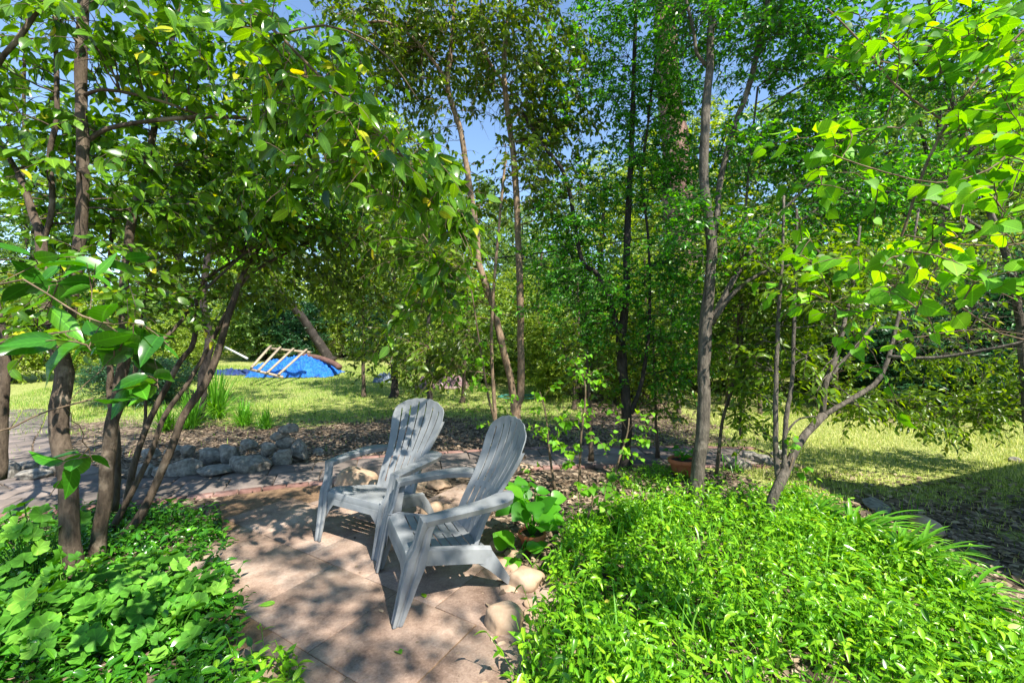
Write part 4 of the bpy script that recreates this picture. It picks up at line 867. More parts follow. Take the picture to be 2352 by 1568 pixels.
tree('broadleaf_tree', 'small leaved tree filling the upper right corner behind the heart shaped leaves', 'tree', (5.6, 4.6, 0),
     [[(2360, 1000, 4.4, 13), (2340, 700, 4.4, 12), (2260, 450, 4.4, 9), (2180, 200, 4.4, 7), (2120, -60, 4.4, 4)],
      [(2310, 560, 4.4, 7), (2150, 470, 4.2, 5), (1960, 440, 4.2, 4), (1820, 520, 4.2, 3)],
      [(2230, 330, 4.4, 6), (2080, 130, 4.4, 4), (1880, 180, 4.4, 3), (1740, 260, 4.3, 2)]],
     [(2150, 120, 4.3, 240, 130, .7, 56), (2250, 350, 4.3, 160, 130, .7, 40), (2020, 450, 4.3, 160, 120, .6, 40), (2270, 600, 4.4, 130, 120, .6, 30), (1960, 230, 4.5, 120, 110, .5, 22), (2200, -200, 4.3, 400, 150, .8, 18)],
     ('mid', 'green', .062), 'bark_grey', None, 26, twig=(.15, .35), tw_per_m=8, lv_sp=.045, droop=.3, tints=(.15, 1))
# pine
tree('pine_tree', 'huge reddish barked pine trunk rising behind the smaller trees', 'tree', W(1575, 880, 13),
     [[(1580, 890, 13, 44), (1572, 700, 13, 40), (1562, 584, 13, 37), (1550, 400, 13, 33), (1543, 280, 13, 30), (1534, 150, 13, 27), (1525, 0, 13, 25), (1512, -300, 13, 18), (1505, -900, 13, 6)]],
     [(1500, -300, 13, 200, 200, 2, 20), (1620, 180, 12.5, 90, 160, 1.4, 10), (1640, 420, 12.5, 80, 60, 1.2, 6)],
     ('mid', 'bluegreen', .12), 'bark_pine', None, 27, twig=(.4, .8), tw_per_m=4, lv_sp=.07, narrow=.4)
tree('leaning_oak', 'thick mottled trunk leaning to the left behind the blue tarp', 'tree', G(752, 826),
     [[(756, 832, 18.5, 14), (731, 783, 18.3, 11), (702, 741, 18, 10), (670, 700, 17.6, 9), (635, 650, 17, 7), (600, 580, 17, 6)]],
     [(600, 560, 17, 110, 70, 1.5, 22), (700, 500, 17, 110, 70, 1.5, 20)],
     ('far', 'bright', .12), 'bark_dark', None, 28, twig=(.3, .7), tw_per_m=6, lv_sp=.07)
# thin mid-distance trunks
for k, (u, v, d, hw, lb) in enumerate([(903, 912, 8.6, 9, 'short dark trunk under olive leaves beside the small dark tarp'), (985, 935, 7.6, 7, 'slim trunk with yellowish hanging leaves behind the left chair')]):
    b_ = G(u, v); d = b_[1]
    tree('broadleaf_tree', lb, 'tree', b_, [[(u, v + 4, d, hw), (u + 3, v - 60, d, hw * .9), (u - 4, v - 150, d, hw * .7), (u + 4, v - 260, d, hw * .5), (u, v - 420, d, hw * .3)]],
         [(u, v - 150, d, 110, 90, .7, 20), (u - 20, v - 300, d, 130, 120, .8, 28), (u + 30, v - 420, d, 120, 90, .8, 18)],
         ('mid', 'olive', .085), 'bark_dark', None, 30 + k, twig=(.2, .45), tw_per_m=7, lv_sp=.06, keep=clear((560, 790, 760, 1000, 1)))
# slender stems between the right trees
for k, (pts, lb) in enumerate([([(1358, 1058, 4.9, 5), (1354, 930, 4.9, 4), (1350, 850, 4.9, 3), (1345, 700, 5.0, 2)], 'slender brown sapling left of the black trunk'),
                               ([(1646, 1092, 4.1, 5), (1659, 969, 4.1, 4), (1690, 853, 4.15, 4), (1697, 689, 4.2, 3), (1700, 560, 4.2, 2)], 'slender sapling with olive leaves just right of the grey trunk'),
                               ([(1510, 1050, 5.3, 4), (1504, 900, 5.3, 3), (1500, 740, 5.3, 2)], 'slender sapling between the black trunk and the terracotta pot')]):
    u, v, d, _ = pts[-1]
    tree('sapling', lb, 'sapling', W(*pts[0][:3]), [pts], [(u, v + 60, d, 90, 110, .4, 14), (u + 20, v + 180, d, 80, 70, .3, 8)], ('mid', 'olive', .07), 'bark_brown', None, 40 + k, twig=(.14, .3), tw_per_m=7, lv_sp=.05, narrow=.9)
us = [(835, 912, 8.6, 'olive', .09), (1062, 925, 8.6, 'hedge2', .085), (1255, 905, 9.0, 'hedge2', .09), (1318, 940, 7.6, 'green', .07), (1478, 925, 8.2, 'hedge2', .085), (1560, 950, 7.4, 'olive', .08), (1668, 930, 8.0, 'hedge2', .085), (1745, 950, 7.2, 'olive', .08), (1925, 955, 7.0, 'hedge2', .085)]
for k, (u, v, d, mt, sz) in enumerate(us):
    b_ = G(u, v); d = b_[1]; q = 20 * math.sin(k * 2.3)
    tree('sapling', 'slim understorey sapling in the middle distance, %s from the left' % ordn[k], 'sapling', b_, [[(u, v + 4, d, 5), (u + q * .4, v - 90, d, 4), (u + q, v - 190, d, 3), (u + q * .5, v - 330, d, 2)]],
         [(u + q, v - 120, d, 80, 80, .6, 10), (u + q, v - 230, d, 100, 90, .6, 14), (u - q, v - 330, d, 90, 80, .6, 10)], ('mid', mt, sz), 'bark_brown', 'slim understorey saplings in the middle distance', 900 + k, twig=(.2, .45), tw_per_m=7, lv_sp=.055, keep=clear((560, 790, 760, 1000, 1)))
# bright seedlings
seedl = [((1275, 1130), 4.0, [(1275, 1130), (1262, 1040), (1255, 960), (1240, 900)], [(1260, 1000, 60, 90, 9), (1235, 920, 40, 30, 4)], 'bright green heart leaved seedling just right of the right chair'),
         ((1330, 1120), 4.1, [(1330, 1120), (1335, 1000), (1345, 900), (1335, 850)], [(1345, 860, 60, 40, 7), (1340, 960, 60, 50, 7), (1325, 1050, 60, 40, 5)], 'bright seedling with tiered leaves between the right chair and the black trunk'),
         ((1405, 1120), 4.0, [(1405, 1120), (1420, 1060), (1440, 1000), (1445, 960)], [(1450, 1020, 70, 50, 9)], 'low bright seedling in front of the black trunk'),
         ((1345, 1235), 3.1, [(1345, 1235), (1352, 1180), (1362, 1140), (1350, 1090)], [(1370, 1140, 60, 35, 6)], 'small seedling on the brown litter left of the ground cover'),
         ((1140, 985), 4.6, [(1140, 985), (1120, 900), (1100, 780), (1085, 680), (1070, 600)], [(1110, 860, 45, 60, 7), (1075, 660, 50, 50, 8), (1060, 720, 40, 40, 5), (1120, 950, 30, 40, 4)], 'pale leafy shoot hanging in front of the twin stems'),
         ((1820, 1110), 3.35, [(1800, 1110), (1812, 1080), (1822, 1050)], [(1815, 1065, 26, 24, 3)], 'small tuft of bright leaves sprouting beside the leaning trunk')]
for k, (b_, d, st, bl, lb) in enumerate(seedl):
    stm = [[(u, v, d, max(1.2, 3 - i * .5)) for i, (u, v) in enumerate(st)]]
    tree('seedling', lb, 'seedling', W(b_[0], b_[1], d), stm, [(u, v, d, ru, rv, .15, n) for u, v, ru, rv, n in bl], ('heart', 'bright', .055), 'twig', 'bright green seedlings', 50 + k, twig=(.07, .15), tw_per_m=8, lv_sp=.035, br=.0016, branch_from=.2, dm=(1, 1, 1))
# dense dark shrub behind the left stems
def shrub(name, label, base, r, h, leafspec, seed, nb=60, group=None, bark='bark_dark', **kw):
    b_ = A(base, float); rr = np.random.default_rng(seed); stems = []
    tree.worldmode = True
    for k in range(5):
        a = rr.uniform(0, 6.28); e = b_ + A([math.cos(a) * r * .5, math.sin(a) * r * .4, h * .7])
        stems.append([np.r_[b_ + A([math.cos(a) * .1, math.sin(a) * .1, -.05]), .035 * max(1, h / 3)], np.r_[(b_ + e) / 2 + rr.normal(0, .06 * h, 3), .022 * max(1, h / 3)], np.r_[e, .01]])
    t = tree(name, label, kw.pop('cat', 'shrub'), b_, stems, [(b_[0], b_[1], b_[2] + h * .55, r, r * .8, h * .45, nb), (b_[0], b_[1], b_[2] + h * .25, r * .9, r * .7, h * .25, nb // 3)], leafspec, bark, group, seed, **kw)
    tree.worldmode = False; return t
shrub('juniper_shrub', 'low dark feathery shrub behind the left trunks', G(330, 925), 1.3, 1.0, ('far', 'bluegreen', .07), 60, 130, twig=(.15, .3), tw_per_m=10, lv_sp=.02, narrow=.4, droop=.1)
# hedge behind the lawn: distinct shrubs, copied from two grown ones
def copy_thing(t, loc, rz, sc_, label, group):
    c_ = t.copy(); col.objects.link(c_); c_.location = [float(q) for q in loc]; c_.rotation_euler = (0, 0, rz); c_.scale = (sc_, sc_, sc_)
    c_['label'] = label; c_['group'] = group
    for ch in t.children:
        d = ch.copy(); col.objects.link(d); d.parent = c_
    return c_
hp = [(-2.0, 15.5, 1.15), (.2, 14.2, .95), (2.0, 12.6, 1.0), (3.8, 11.6, 1.0), (5.8, 11.3, 1.05), (7.8, 10.6, .95), (9.8, 10.2, 1.1), (12.0, 10.5, 1.1), (1.2, 17.5, 1.4), (4.8, 15.2, 1.45), (8.2, 14.2, 1.5), (11.6, 13.8, 1.4), (-5.2, 21, 1.3), (-8.2, 20.5, 1.2), (-11.5, 19.5, 1.3), (-15, 18, 1.3), (-19, 17.5, 1.4), (1.0, 10.4, .62), (2.7, 9.9, .66), (-.9, 12.6, .7), (-9.9, 12.6, .55), (-12.2, 12.6, .7), (-14.8, 12.5, .9)]
hp.sort(key=lambda q: q[0] / q[1])
gh = 'sunlit shrubs hedging the far side of the garden'
s1 = shrub('hedge_shrub', 'x', (hp[0][0], hp[0][1], gzf(*hp[0][:2])), 1.5, 3.7, ('far', 'hedge', .105), 61, 130, gh, twig=(.25, .55), tw_per_m=7, lv_sp=.045, branch_from=.2, sun_tip=True)
s2 = shrub('hedge_shrub', 'x', (hp[1][0], hp[1][1], gzf(*hp[1][:2])), 1.6, 3.2, ('far', 'far', .11), 62, 130, gh, twig=(.25, .55), tw_per_m=7, lv_sp=.05, branch_from=.2)
for k, (x, y, s_) in enumerate(hp):
    lb = 'sunlit shrub in the background hedge, %s from the left' % ordn[k]
    t = (s1, s2)[k % 2]
    if k < 2: t['label'] = lb; t.scale = (s_, s_, s_)
    else: copy_thing(t, (x, y, gzf(x, y)), k * 1.7, s_, lb, gh)
# dark glossy bushes at the far right
gb = 'dark glossy bushes behind the lawn at the right'
dk = shrub('dark_bush', 'dark glossy bush behind the right lawn, at the right edge of the picture', (9.6, 8.2, 0), 1.5, 2.8, ('mid', 'bluegreen', .13), 63, 100, gb, twig=(.2, .45), tw_per_m=8, lv_sp=.045, droop=.0, upw=.5, narrow=.7, branch_from=.15)
for x, y, s_, lb in [(7.9, 8.9, .8, 'dark glossy bush behind the right lawn, left of the one at the picture edge'), (12.2, 8.8, 1.3, 'tall dark glossy bush outside the right edge of the lawn'), (-9.6, 19.0, 1.0, 'dark bush far behind the blue tarp, left of the leaning trunk'), (-6.0, 19.5, 1.1, 'dark bush far behind the right end of the blue tarp')]:
    copy_thing(dk, (x, y, gzf(x, y)), x, s_, lb, gb)
# far trees
def fartree(label, x, y, h, r, leafspec, seed, nb, group, bark='bark_dark', low=.10):
    z = gzf(x, y); tree.worldmode = True; rr = np.random.default_rng(seed)
    st = [[(x, y, z - .1, .16 + h * .012), (x + .1 * h * rr.normal() * .2, y, z + h * .4, .1 + h * .008), (x + rr.normal() * .3, y, z + h * .9, .04)]]
    for k in range(5):
        a = k * 1.3 + seed; st.append([(x, y, z + h * (.25 + .08 * k), .09), (x + math.cos(a) * r * .4, y + math.sin(a) * r * .4, z + h * (.4 + .08 * k), .06), (x + math.cos(a) * r * .8, y + math.sin(a) * r * .8, z + h * (.5 + .09 * k), .025)])
    bl = [(x, y, z + h * .62, r, r, h * .38, nb)] + [(x + math.cos(a) * r * .7, y + math.sin(a) * r * .6, z + h * (low + .12 * (k % 4)), r * .5, r * .5, h * .1, nb // 7) for k, a in enumerate(np.arange(0, 6.2, 1.05))]
    t = tree('background_tree', label, 'tree', (x, y, z), st, bl, leafspec, bark, group, seed, twig=(.4, .9), tw_per_m=3.6, lv_sp=.085, branch_from=.3)
    tree.worldmode = False; return t
gf = 'background trees beyond the hedge'
ft = [(-27, 24, 1.1), (-19.5, 25, 1.2), (-13.5, 24, 1.15), (-8.5, 27, 1.25), (-3.6, 25, 1.0), (.6, 23, .72), (4.6, 21, .85), (8.6, 20, 1.0), (13.5, 19, 1.15), (18.5, 18.5, 1.2), (24, 20, 1.2), (-23, 34, 1.5), (-12, 36, 1.5), (0, 36, 1.0), (11, 33, 1.4), (27, 30, 1.5)]
ft.sort(key=lambda q: q[0] / q[1])
f1 = fartree('x', *ft[0][:2], 11, 3.9, ('far', 'far', .21), 71, 120, gf)
f2 = fartree('x', *ft[1][:2], 12, 3.4, ('far', 'hedge', .20), 72, 110, gf)
for k, (x, y, s_) in enumerate(ft):
    lb = 'tall leafy background tree beyond the hedge, %s from the left' % ordn[k]
    if k < 2: (f1, f2)[k]['label'] = lb
    else: copy_thing((f1, f2)[k % 2], (x, y, gzf(x, y)), k * 2.1, s_, lb, gf)
# tall trees behind the camera whose crowns dapple the patio
def shade_keep(p):
    kk = 1 / math.tan(rad(SUN_EL)); lx, ly = p[:, 0] - SUN_AZ[0] * kk * p[:, 2], p[:, 1] - SUN_AZ[1] * kk * p[:, 2]
    return ~((np.hypot(lx + 1.42, ly - 4.0) < .5) )
def shade_tree(label, x, y, h, r, seed, nb, bl=None):
    tree.worldmode = True
    st = [[(x, y, -.1, .24), (x - .1, y + .1, h * .4, .18), (x, y, h * .8, .08)]]
    for k in range(6):
        a = k * 1.05 + seed; st.append([(x, y, h * .4, .08), (x + math.cos(a) * r * .4, y + math.sin(a) * r * .4, h * .62, .06), (x + math.cos(a) * r * .8, y + math.sin(a) * r * .8, h * .8, .025)])
    t = tree('shade_tree', label, 'tree', (x, y, 0), st, bl or [(x, y, h * .8, r, r, h * .2, nb)], ('far', 'green', .11), 'bark_grey', None, seed, keep=shade_keep, twig=(.3, .6), tw_per_m=3.5, lv_sp=.06, dm=(1.1, 1.2, .8))
    tree.worldmode = False; return t
# sun direction up: (.485, -.598, 1) per metre of height
def up_sun(x, y, h): k = 1 / math.tan(rad(SUN_EL)); return (x + SUN_AZ[0] * k * h, y + SUN_AZ[1] * k * h, h)
bl = []
for (x, y, rx, n) in [(-.7, 3.0, .5, 12), (-1.0, 2.0, 1.0, 32), (-2.2, 3.9, 1.1, 40), (-.9, 4.6, 1.2, 36), (.2, 6.9, 2.1, 100), (-3.2, 6.4, 1.7, 70), (-1.6, 8.6, 2.0, 80), (1.8, 8.2, 1.8, 60), (-3.0, 2.8, .8, 8), (-6, 8, 2.5, 50)]:
    c_ = up_sun(x, y, 6.3); bl.append((c_[0], c_[1], c_[2], rx, rx, .6, n))
shade_tree('tall tree behind the viewpoint whose leaves dapple the patio', 3.4, -4.2, 10.5, 3.0, 81, 90, bl)

# ------------------------------------------------------------------ low plants
def pts_in(poly, dens, rr, jit=None):
    P = A(poly); x0, y0 = P.min(0); x1, y1 = P.max(0); n = int((x1 - x0) * (y1 - y0) * dens)
    x = rr.uniform(x0, x1, n); y = rr.uniform(y0, y1, n); k = inpoly(x, y, P); return x[k], y[k]
def gpoly(uv): return [tuple(G(u, v)[:2]) for u, v in uv]
def litter(poly, dens, size, fn, label, seed, tl=(0, 1)):
    rr = np.random.default_rng(seed); x, y = pts_in(poly, dens, rr); k = rr.uniform(size=len(x)) < fn(x, y); x, y = x[k], y[k]; n = len(x)
    a = rr.uniform(0, 6.28, n); d = np.c_[np.cos(a), np.sin(a), rr.normal(0, .25, n)]; nr = norm(np.c_[rr.normal(0, .35, (n, 2)), np.ones(n)])
    mb = MB(); leaves(mb, T_MID, np.c_[x, y, gz(x, y) + rr.uniform(.006, .03, n)], d, nr, size * rr.uniform(.5, 1.3, n), rr.uniform(tl[0], tl[1], n), 1.2)
    return tag(mb.build('leaf_litter', M['litter'], smooth=True), label, 'leaf litter', kind='stuff')
def blades(poly, dens, h, wd, fn, name, label, tlo, thi, seed, mat='grass'):
    rr = np.random.default_rng(seed); x, y = pts_in(poly, dens, rr); k = rr.uniform(size=len(x)) < fn(x, y); x, y = x[k], y[k]; n = len(x)
    hh = h * rr.uniform(.4, 1.3, n) * (.8 + .5 * fb(x, y, 1.3, 4)); a = rr.uniform(0, 6.28, n); ln = rr.uniform(.2, .9, n)
    p0 = np.c_[x, y, gz(x, y)]; s = np.c_[np.cos(a + 1.57), np.sin(a + 1.57), np.zeros(n)] * wd / 2; o_ = np.c_[np.cos(a), np.sin(a), np.zeros(n)] * (ln * hh)[:, None]
    m1 = p0 + o_ * .3 + A([0, 0, 1.]) * hh[:, None] * .6; tp_ = p0 + o_ + A([0, 0, 1.]) * hh[:, None]
    V = np.stack([p0 - s, p0 + s, m1 + s * .7, m1 - s * .7, tp_], 1).reshape(-1, 3); i = np.arange(n)[:, None] * 5
    mb = MB(); mb.add(V, [i + A([[0, 1, 2, 3]]), i + A([[3, 2, 4]])], np.repeat(np.clip(rr.uniform(tlo, thi, n) + .15 * fb(x, y, .7, 9), 0, 1), 5))
    return tag(mb.build(name, M[mat]), label, 'grass', kind='stuff')
def cover(name, poly, dens, hgt, seed, label, dens_fn=None, leafsize=.042, mat='cover', nw=.85):
    rr = np.random.default_rng(seed); x, y = pts_in(poly, dens, rr)
    if dens_fn is not None: k = rr.uniform(size=len(x)) < dens_fn(x, y); x, y = x[k], y[k]
    n = len(x); h = hgt * (1 + .6 * fb(x, y, 2.6, seed)) * rr.uniform(.35, 1.2, n) * np.where(rr.uniform(size=n) < .04, 1.7, 1)
    a = rr.uniform(0, 6.28, n); lean = rr.uniform(.1, .6, n)
    K = 4; s = np.linspace(0, 1, K)[None, :]
    P = np.stack([x[:, None] + np.cos(a)[:, None] * lean[:, None] * h[:, None] * s ** 1.5, y[:, None] + np.sin(a)[:, None] * lean[:, None] * h[:, None] * s ** 1.5, gz(x, y)[:, None] + h[:, None] * s], -1)
    mb = MB(); tubes(mb, P, np.full((n, K), .0016), 3, .6)
    nl = 6; ti = np.repeat(np.arange(n), nl); m = len(ti); q = np.tile(np.arange(nl), n); t_ = np.clip(.25 + .75 * (q + rr.uniform(-.2, .3, m)) / (nl - 1), 0, 1)
    f = t_ * (K - 1); j = np.minimum(f.astype(int), K - 2); f = (f - j)[:, None]
    pos = P[ti, j] * (1 - f) + P[ti, j + 1] * f
    aa = a[ti] + q * 2.6 + rr.normal(0, .4, m); el = rr.normal(.15, .35, m) - .1
    d = np.stack([np.cos(aa) * np.cos(el), np.sin(aa) * np.cos(el), np.sin(el)], -1)
    nr = norm(A([0, 0, 1.]) + rr.normal(0, .3, (m, 3)))
    leaves(mb, T_GLOSS, pos, d, nr, leafsize * rr.uniform(.4, 1.35, m), np.clip(rr.beta(2, 2.2, m) + .15 * (t_ > .85) + np.repeat(rr.normal(0, .12, n), nl), 0, np.where(rr.uniform(size=m) < .01, 1, .95)), nw)
    return tag(mb.build(name, M[mat], smooth=True), label, 'ground cover', kind='stuff')
right_poly = gpoly([(1215, 1470), (1262, 1400), (1262, 1330), (1300, 1262), (1340, 1215), (1420, 1180), (1540, 1150), (1640, 1150), (1740, 1140), (1840, 1140), (1900, 1175), (2000, 1235), (2140, 1310), (2330, 1450)]) + [(2.75, 2.0), (2.9, 1.2), (1.4, 1.0), (.0, 1.0), (-.02, 1.7), (.06, 1.95)]
cover('ground_cover', right_poly, 1050, .17, 91, 'glossy bright green ground cover filling the lower right corner', lambda x, y: np.clip((.72 + .55 * fb(x, y, 1.9, 3)) * np.clip((x + .25) / .7, .35, 1), .10, 1), .048)
left_poly = [(-2.0, 3.0), (-2.35, 3.45), (-2.9, 3.65), (-3.6, 3.55), (-4.6, 3.2), (-4.2, 2.0), (-3, .9), (-1.05, .9), (-1.02, 1.75), (-1.2, 1.95), (-1.42, 2.2), (-1.62, 2.5), (-1.85, 2.75)]
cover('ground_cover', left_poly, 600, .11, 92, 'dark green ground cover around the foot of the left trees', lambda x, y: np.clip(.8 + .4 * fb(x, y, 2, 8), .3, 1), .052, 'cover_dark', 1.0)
cover('ground_cover', gpoly([(1380, 1140), (1400, 1085), (1530, 1075), (1590, 1110), (1540, 1130)]), 420, .09, 93, 'sparse small ground cover around the foot of the black trunk', None, .035)
cover('ground_cover', [(-1.2, 1.0), (-.95, 1.2), (-.88, 1.75), (-1.0, 1.95), (-1.25, 1.8)], 420, .15, 95, 'pointed green shoots creeping over the patio corner at the bottom left', None, .05)
litter(right_poly, 260, .05, lambda x, y: np.ones(np.shape(x)), 'dry brown leaves lying between the stems of the right ground cover', 815)
blades(right_poly, 230, .23, .011, lambda x, y: np.clip(.5 + .8 * fb(x, y, 1.2, 6), .05, 1), 'wild_grass', 'thin grass blades growing up through the right ground cover', .2, 1, 803, 'strap')
# geraniums
def geranium(u, v, nleaf, rads, h, seed, label):
    rr = np.random.default_rng(seed); c = G(u, v); t = empty('geranium', c, label, 'geranium', 'geraniums in the lower left corner')
    a = rr.uniform(0, 6.28, nleaf); r = rads * np.sqrt(rr.uniform(0, 1, nleaf)); hh = h * rr.uniform(.5, 1.1, nleaf) * (1 - .35 * (r / rads) ** 2)
    tip = np.c_[np.cos(a) * r, np.sin(a) * r, hh]; K = 5; s = np.linspace(0, 1, K)[None, :, None]
    root = np.c_[np.cos(a) * r * .25, np.sin(a) * r * .25, np.zeros(nleaf)]
    P = root[:, None] * (1 - s) + tip[:, None] * s + A([0, 0, 1.])[None, None] * (s * (1 - s) * .12)
    st = MB(); tubes(st, P, np.full((nleaf, K), .0028), 5, .7); st.build('stem', M['geranium'], t, True)
    n = norm(np.c_[np.cos(a) * .35, np.sin(a) * .35 - .35, np.ones(nleaf)] + rr.normal(0, .28, (nleaf, 3)))
    d = norm(np.cross(n, rr.normal(size=(nleaf, 3))))
    lm = MB(); leaves(lm, T_DISC, tip, d, n, rr.uniform(.06, .125, nleaf), np.clip(rr.beta(2, 2, nleaf), 0, np.where(rr.uniform(size=nleaf) < .03, 1, .95)))
    lm.build('foliage', M['geranium'], t, True)
gr = [(75, 1335, 40, .30, .44, 'tall geranium at the left edge with leaves held in front of the trunk'), (150, 1400, 34, .24, .26, 'geranium in front of the thickest left trunk'),
      (300, 1385, 38, .25, .22, 'geranium with large pale round leaves between the two left trunks and the patio'), (430, 1400, 30, .20, .16, 'low geranium spilling towards the patio edge'),
      (60, 1490, 34, .24, .24, 'geranium in the bottom left corner'), (240, 1480, 34, .24, .18, 'geranium low in front among the glossy ground cover'), (400, 1480, 22, .17, .14, 'small geranium nearest the bottom of the patio edge')]
for k, (u, v, n, r_, h_, lb) in enumerate(gr): geranium(u, v, n, r_, h_, 500 + k, lb)
# big round-leaved potted plant
def bergenia(c, n, rads, h, seed, label, tpl=T_HEART, mat='green', size=.13):
    rr = np.random.default_rng(seed); t = empty('potted_plant', c, label, 'plant'); a = np.linspace(0, 6.28, n, endpoint=False) + rr.normal(0, .3, n)
    r = rads * rr.uniform(.15, 1, n); hh = h * rr.uniform(.45, 1.05, n); tip = np.c_[np.cos(a) * r, np.sin(a) * r, hh]
    K = 5; s = np.linspace(0, 1, K)[None, :, None]; P = tip[:, None] * s * A([1, 1, 1.]) + A([0, 0, 1.])[None, None] * (s * (1 - s) * .08)
    st = MB(); tubes(st, P, np.full((n, K), .004), 6, .7); st.build('stem', M[mat], t, True)
    d = norm(np.c_[np.cos(a), np.sin(a), rr.normal(.35, .45, n)]); nr = norm(np.c_[-np.cos(a) * .4, -np.sin(a) * .4 - .5, np.full(n, .8)] + rr.normal(0, .2, (n, 3)))
    lm = MB(); leaves(lm, tpl, tip, d, nr, size * rr.uniform(.75, 1.2, n), rr.uniform(.3, 1, n)); o = lm.build('foliage', M[mat], t, True)
    s_ = o.modifiers.new('s', 'SUBSURF'); s_.levels = 1; s_.render_levels = 1
bergenia(c1 + A([0, 0, .09]), 30, .19, .30, 600, 'broad round glossy leaves of the plant growing in the pot behind the right chair', size=.14)
bergenia(c1 + A([-.10, -.13, -.01]), 9, .13, .12, 602, 'low broad pale green leaves of the plant growing in front of the pot', size=.13)
bergenia(c2 + A([0, 0, .16]), 16, .16, .14, 601, 'small leafy plant growing in the tilted terracotta pot', size=.07)
# strap-leaved clumps
def strappy(c, n, L, wdt, seed, label, name='lily_plant', cat='plant', bias=(0, 0), mat='strap', arch=.9, group=None, up=.8):
    rr = np.random.default_rng(seed); mb = MB(); K = 9; a = rr.uniform(0, 6.28, n); Ls = L * rr.uniform(.55, 1.1, n); s = np.linspace(0, 1, K)
    e = rr.uniform(.35, 1.15, n) * up
    dx = np.cos(a) * .6 + bias[0]; dy = np.sin(a) * .6 + bias[1]
    hor = s[None] * np.cos(e)[:, None]; ver = s[None] * np.sin(e)[:, None] - arch * .55 * (s[None] ** 2) * (.5 + .5 * np.cos(e)[:, None])
    P = np.stack([rr.normal(0, .04, n)[:, None] + Ls[:, None] * hor * dx[:, None], rr.normal(0, .04, n)[:, None] + Ls[:, None] * hor * dy[:, None], np.maximum(Ls[:, None] * ver, .01)], -1)
    T_ = norm(np.gradient(P, axis=1)); S_ = norm(np.cross(T_, A([0, 0, 1.]) + 1e-3)); w = wdt * np.sin(np.pi * np.clip(s * .9 + .1, 0, 1)) ** .6 / 2; w[-1] = .0004
    Nn = np.cross(S_, T_)
    Lf = P + S_ * w[None, :, None] + Nn * w[None, :, None] * .4; Rt = P - S_ * w[None, :, None] + Nn * w[None, :, None] * .4
    V = np.stack([Lf, P, Rt], 2).reshape(-1, 3); i = np.arange(n)[:, None] * K * 3 + np.arange(K - 1)[None] * 3
    f = np.concatenate([np.stack([i, i + 1, i + 4, i + 3], -1).reshape(-1, 4), np.stack([i + 1, i + 2, i + 5, i + 4], -1).reshape(-1, 4)])
    mb.add(V, [f], np.repeat(np.clip(rr.beta(2, 2, n), 0, 1), K * 3)); o = mb.build(name, M[mat], smooth=True); o.location = [float(q) for q in c]
    return tag(o, label, cat, group)
gl = 'strap leaved clumps at the right edge of the ground cover'
strappy(G(1860, 1205), 102, 0.55, 0.022, 700, 'strap leaved clump right of the leaning trunk, farthest of the four', bias=(.35, -.1), up=.85, group=gl)
strappy(G(1960, 1240), 119, 0.61, 0.024, 701, 'strap leaved clump with a long pale leaf arching over the shaded lawn', bias=(.45, -.15), up=.85, group=gl)
strappy(G(2070, 1300), 108, 0.55, 0.022, 702, 'strap leaved clump in front, leaning right over the litter', bias=(.5, -.25), up=1.0, group=gl)
strappy(G(2200, 1380), 74, 0.47, 0.021, 703, 'strap leaved clump nearest the right edge of the picture', bias=(.4, -.2), group=gl)
strappy(G(2080, 1190), 16, .30, .008, 704, 'wispy pale grass tuft behind the strap leaved clumps', name='grass_tuft', cat='grass', mat='grass', up=1.2)
strappy(G(1250, 1320), 16, .38, .017, 705, 'narrow leaved grassy plant below the terracotta pot', name='grass_tuft', cat='grass', up=1.1)
strappy(G(1450, 1360), 12, .34, .02, 706, 'few broad grass blades standing out of the ground cover', name='grass_tuft', cat='grass', up=1.2)
strappy(G(1690, 1085), 20, .34, .014, 707, 'grassy tuft behind the tall grey trunk', name='grass_tuft', cat='grass', up=1.2)
for k, (u, v, n, L, lb) in enumerate([(500, 962, 130, 1.25, 'tallest grass clump on the lawn behind the slanting stems'), (438, 985, 100, .8, 'grass clump at the foot of the dark trunk'), (560, 978, 90, .6, 'low grass clump at the right end of the tall grass'), (610, 985, 60, .45, 'small grass clump above the rock border'), (380, 990, 80, .6, 'grass clump behind the left end of the rock border')]):
    strappy(G(u, v), int(n * 1.7), L * 1.1, .016, 720 + k, lb, name='grass_clump', cat='grass', mat='strap', up=1.25, arch=.7, group='tall grass clumps above the rock border')
# lawn grass and leaf litter
rr = np.random.default_rng(5)
offp = lambda x, y: 1 - ((y < edge_y(x) + 1.0) & (x > -4.5) & (x < 3.5))
blades([(-9, 5), (-1, 5.6), (3, 5.9), (3, 9), (1, 13), (-3, 17), (-14, 17), (-12, 9)], 900, .075, .006, lambda x, y: np.clip(lawn_w(x, y) * 1.1 - .1, .03, 1) * offp(x, y), 'lawn_grass', 'patchy green lawn grass between the path and the blue tarp', .1, .95, 801)
blades([(2.3, 3.7), (3.0, 2.9), (3.2, 1.8), (6, 1.8), (11, 6), (11, 9), (6, 9.3), (2.0, 8.0), (1.9, 5.9), (2.6, 5.2)], 1500, .055, .006, lambda x, y: np.clip(lawn_w(x, y) * 1.1 - .1 + .1 * (x > 3), .12, 1) * (1 - inpoly(x, y, right_poly)), 'lawn_grass', 'short yellow green lawn at the right with straw mixed in', .05, 1, 802, 'straw')
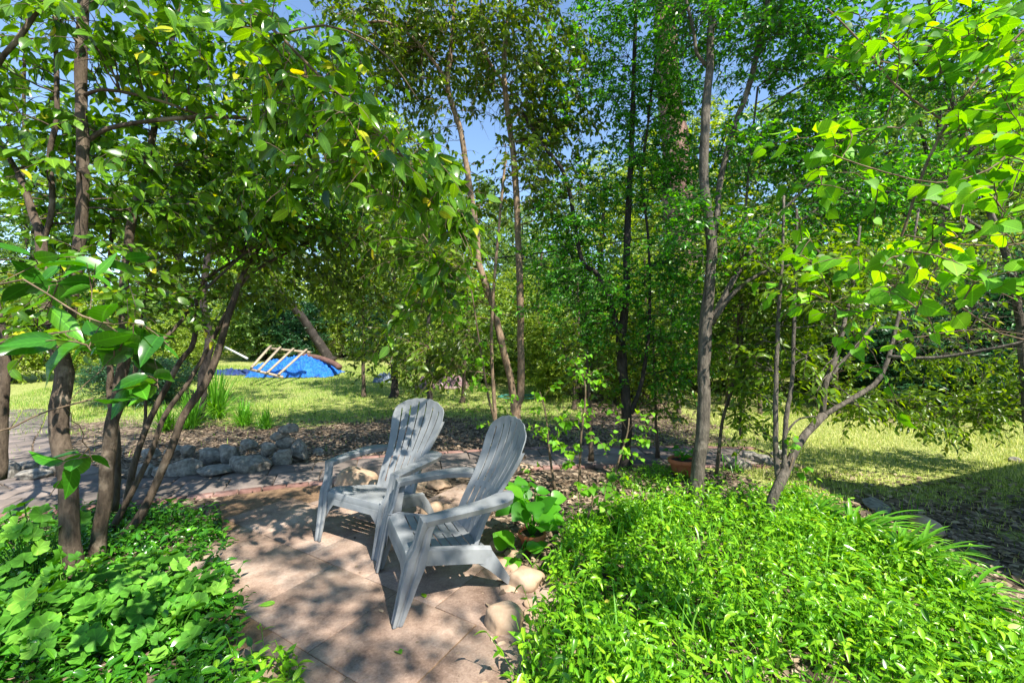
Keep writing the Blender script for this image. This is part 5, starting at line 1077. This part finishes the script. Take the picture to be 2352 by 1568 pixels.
litter([(-5, 4.9), (-1, 5.6), (4, 5.9), (4.5, 8.5), (9, 9.5), (8, 12), (2, 11), (-2, 9.5), (-6, 8)], 330, .05, lambda x, y: np.clip(1.25 - lawn_w(x, y), .08, 1), 'dry fallen leaves scattered over the lawn beyond the path', 811, (0, .8))
litter([(2.9, 1.6), (6.5, 2.0), (6.5, 4.4), (3.0, 4.9), (2.2, 4.6), (2.4, 3.6)], 420, .055, lambda x, y: np.clip(1.1 - .6 * (y > 3.8), .1, 1), 'dry brown leaves on the shaded lawn right of the ground cover', 812)
litter([(-.18, 1.3), (-.12, 2.0), (-.2, 2.5), (-.1, 3.1), (-.5, 3.7), (-.9, 4.1), (1.0, 4.75), (2.6, 4.8), (2.2, 4.3), (1.2, 3.9), (.55, 3.2), (.35, 2.4), (.3, 1.9), (.2, 1.3)], 700, .05, lambda x, y: np.clip(.85 + .2 * fb(x, y, 3, 1), .2, 1), 'orange brown dry leaves around the stones and the feet of the right chair', 813, (.2, 1))
litter([(-2.2, 3.2), (-1.5, 2.3), (-1.0, 1.3), (-.2, 1.3), (-.2, 3.2), (-1, 4), (-3, 4.3), (-3, 3.6)], 110, .026, lambda x, y: np.ones(np.shape(x)), 'few small crumbled leaves scattered over the patio paving', 814, (.2, 1))
rr = np.random.default_rng(6)
for k, (u, v, s_, lb, mt) in enumerate([(632, 1398, .085, 'pale green fallen leaf with a hole, lying on the patio', 'geranium'), (978, 1385, .06, 'yellow green fallen leaf beside the front foot of the right chair', 'bright'), (922, 1518, .07, 'bright green leaf on the patio near the bottom of the picture', 'green'), (880, 1420, .045, 'small yellow brown leaf left of the chair foot', 'litter'), (2225, 1275, .09, 'broad pale leaf fallen on the shaded lawn at the right', 'geranium')]):
    c = G(u, v); c[2] += .034 if u < 2000 else .03; q = MB(); a = rr.uniform(0, 6.28)
    leaves(q, T_FINE, c[None] - 0, A([[math.cos(a), math.sin(a), .05]]), A([[.1, -.1, 1.]]), s_, A([.85]), 1.1)
    tag(q.build('fallen_leaf', M[mt], smooth=True), lb, 'leaf')

print('LEAVES', LC, sum(q[2] for q in LC))
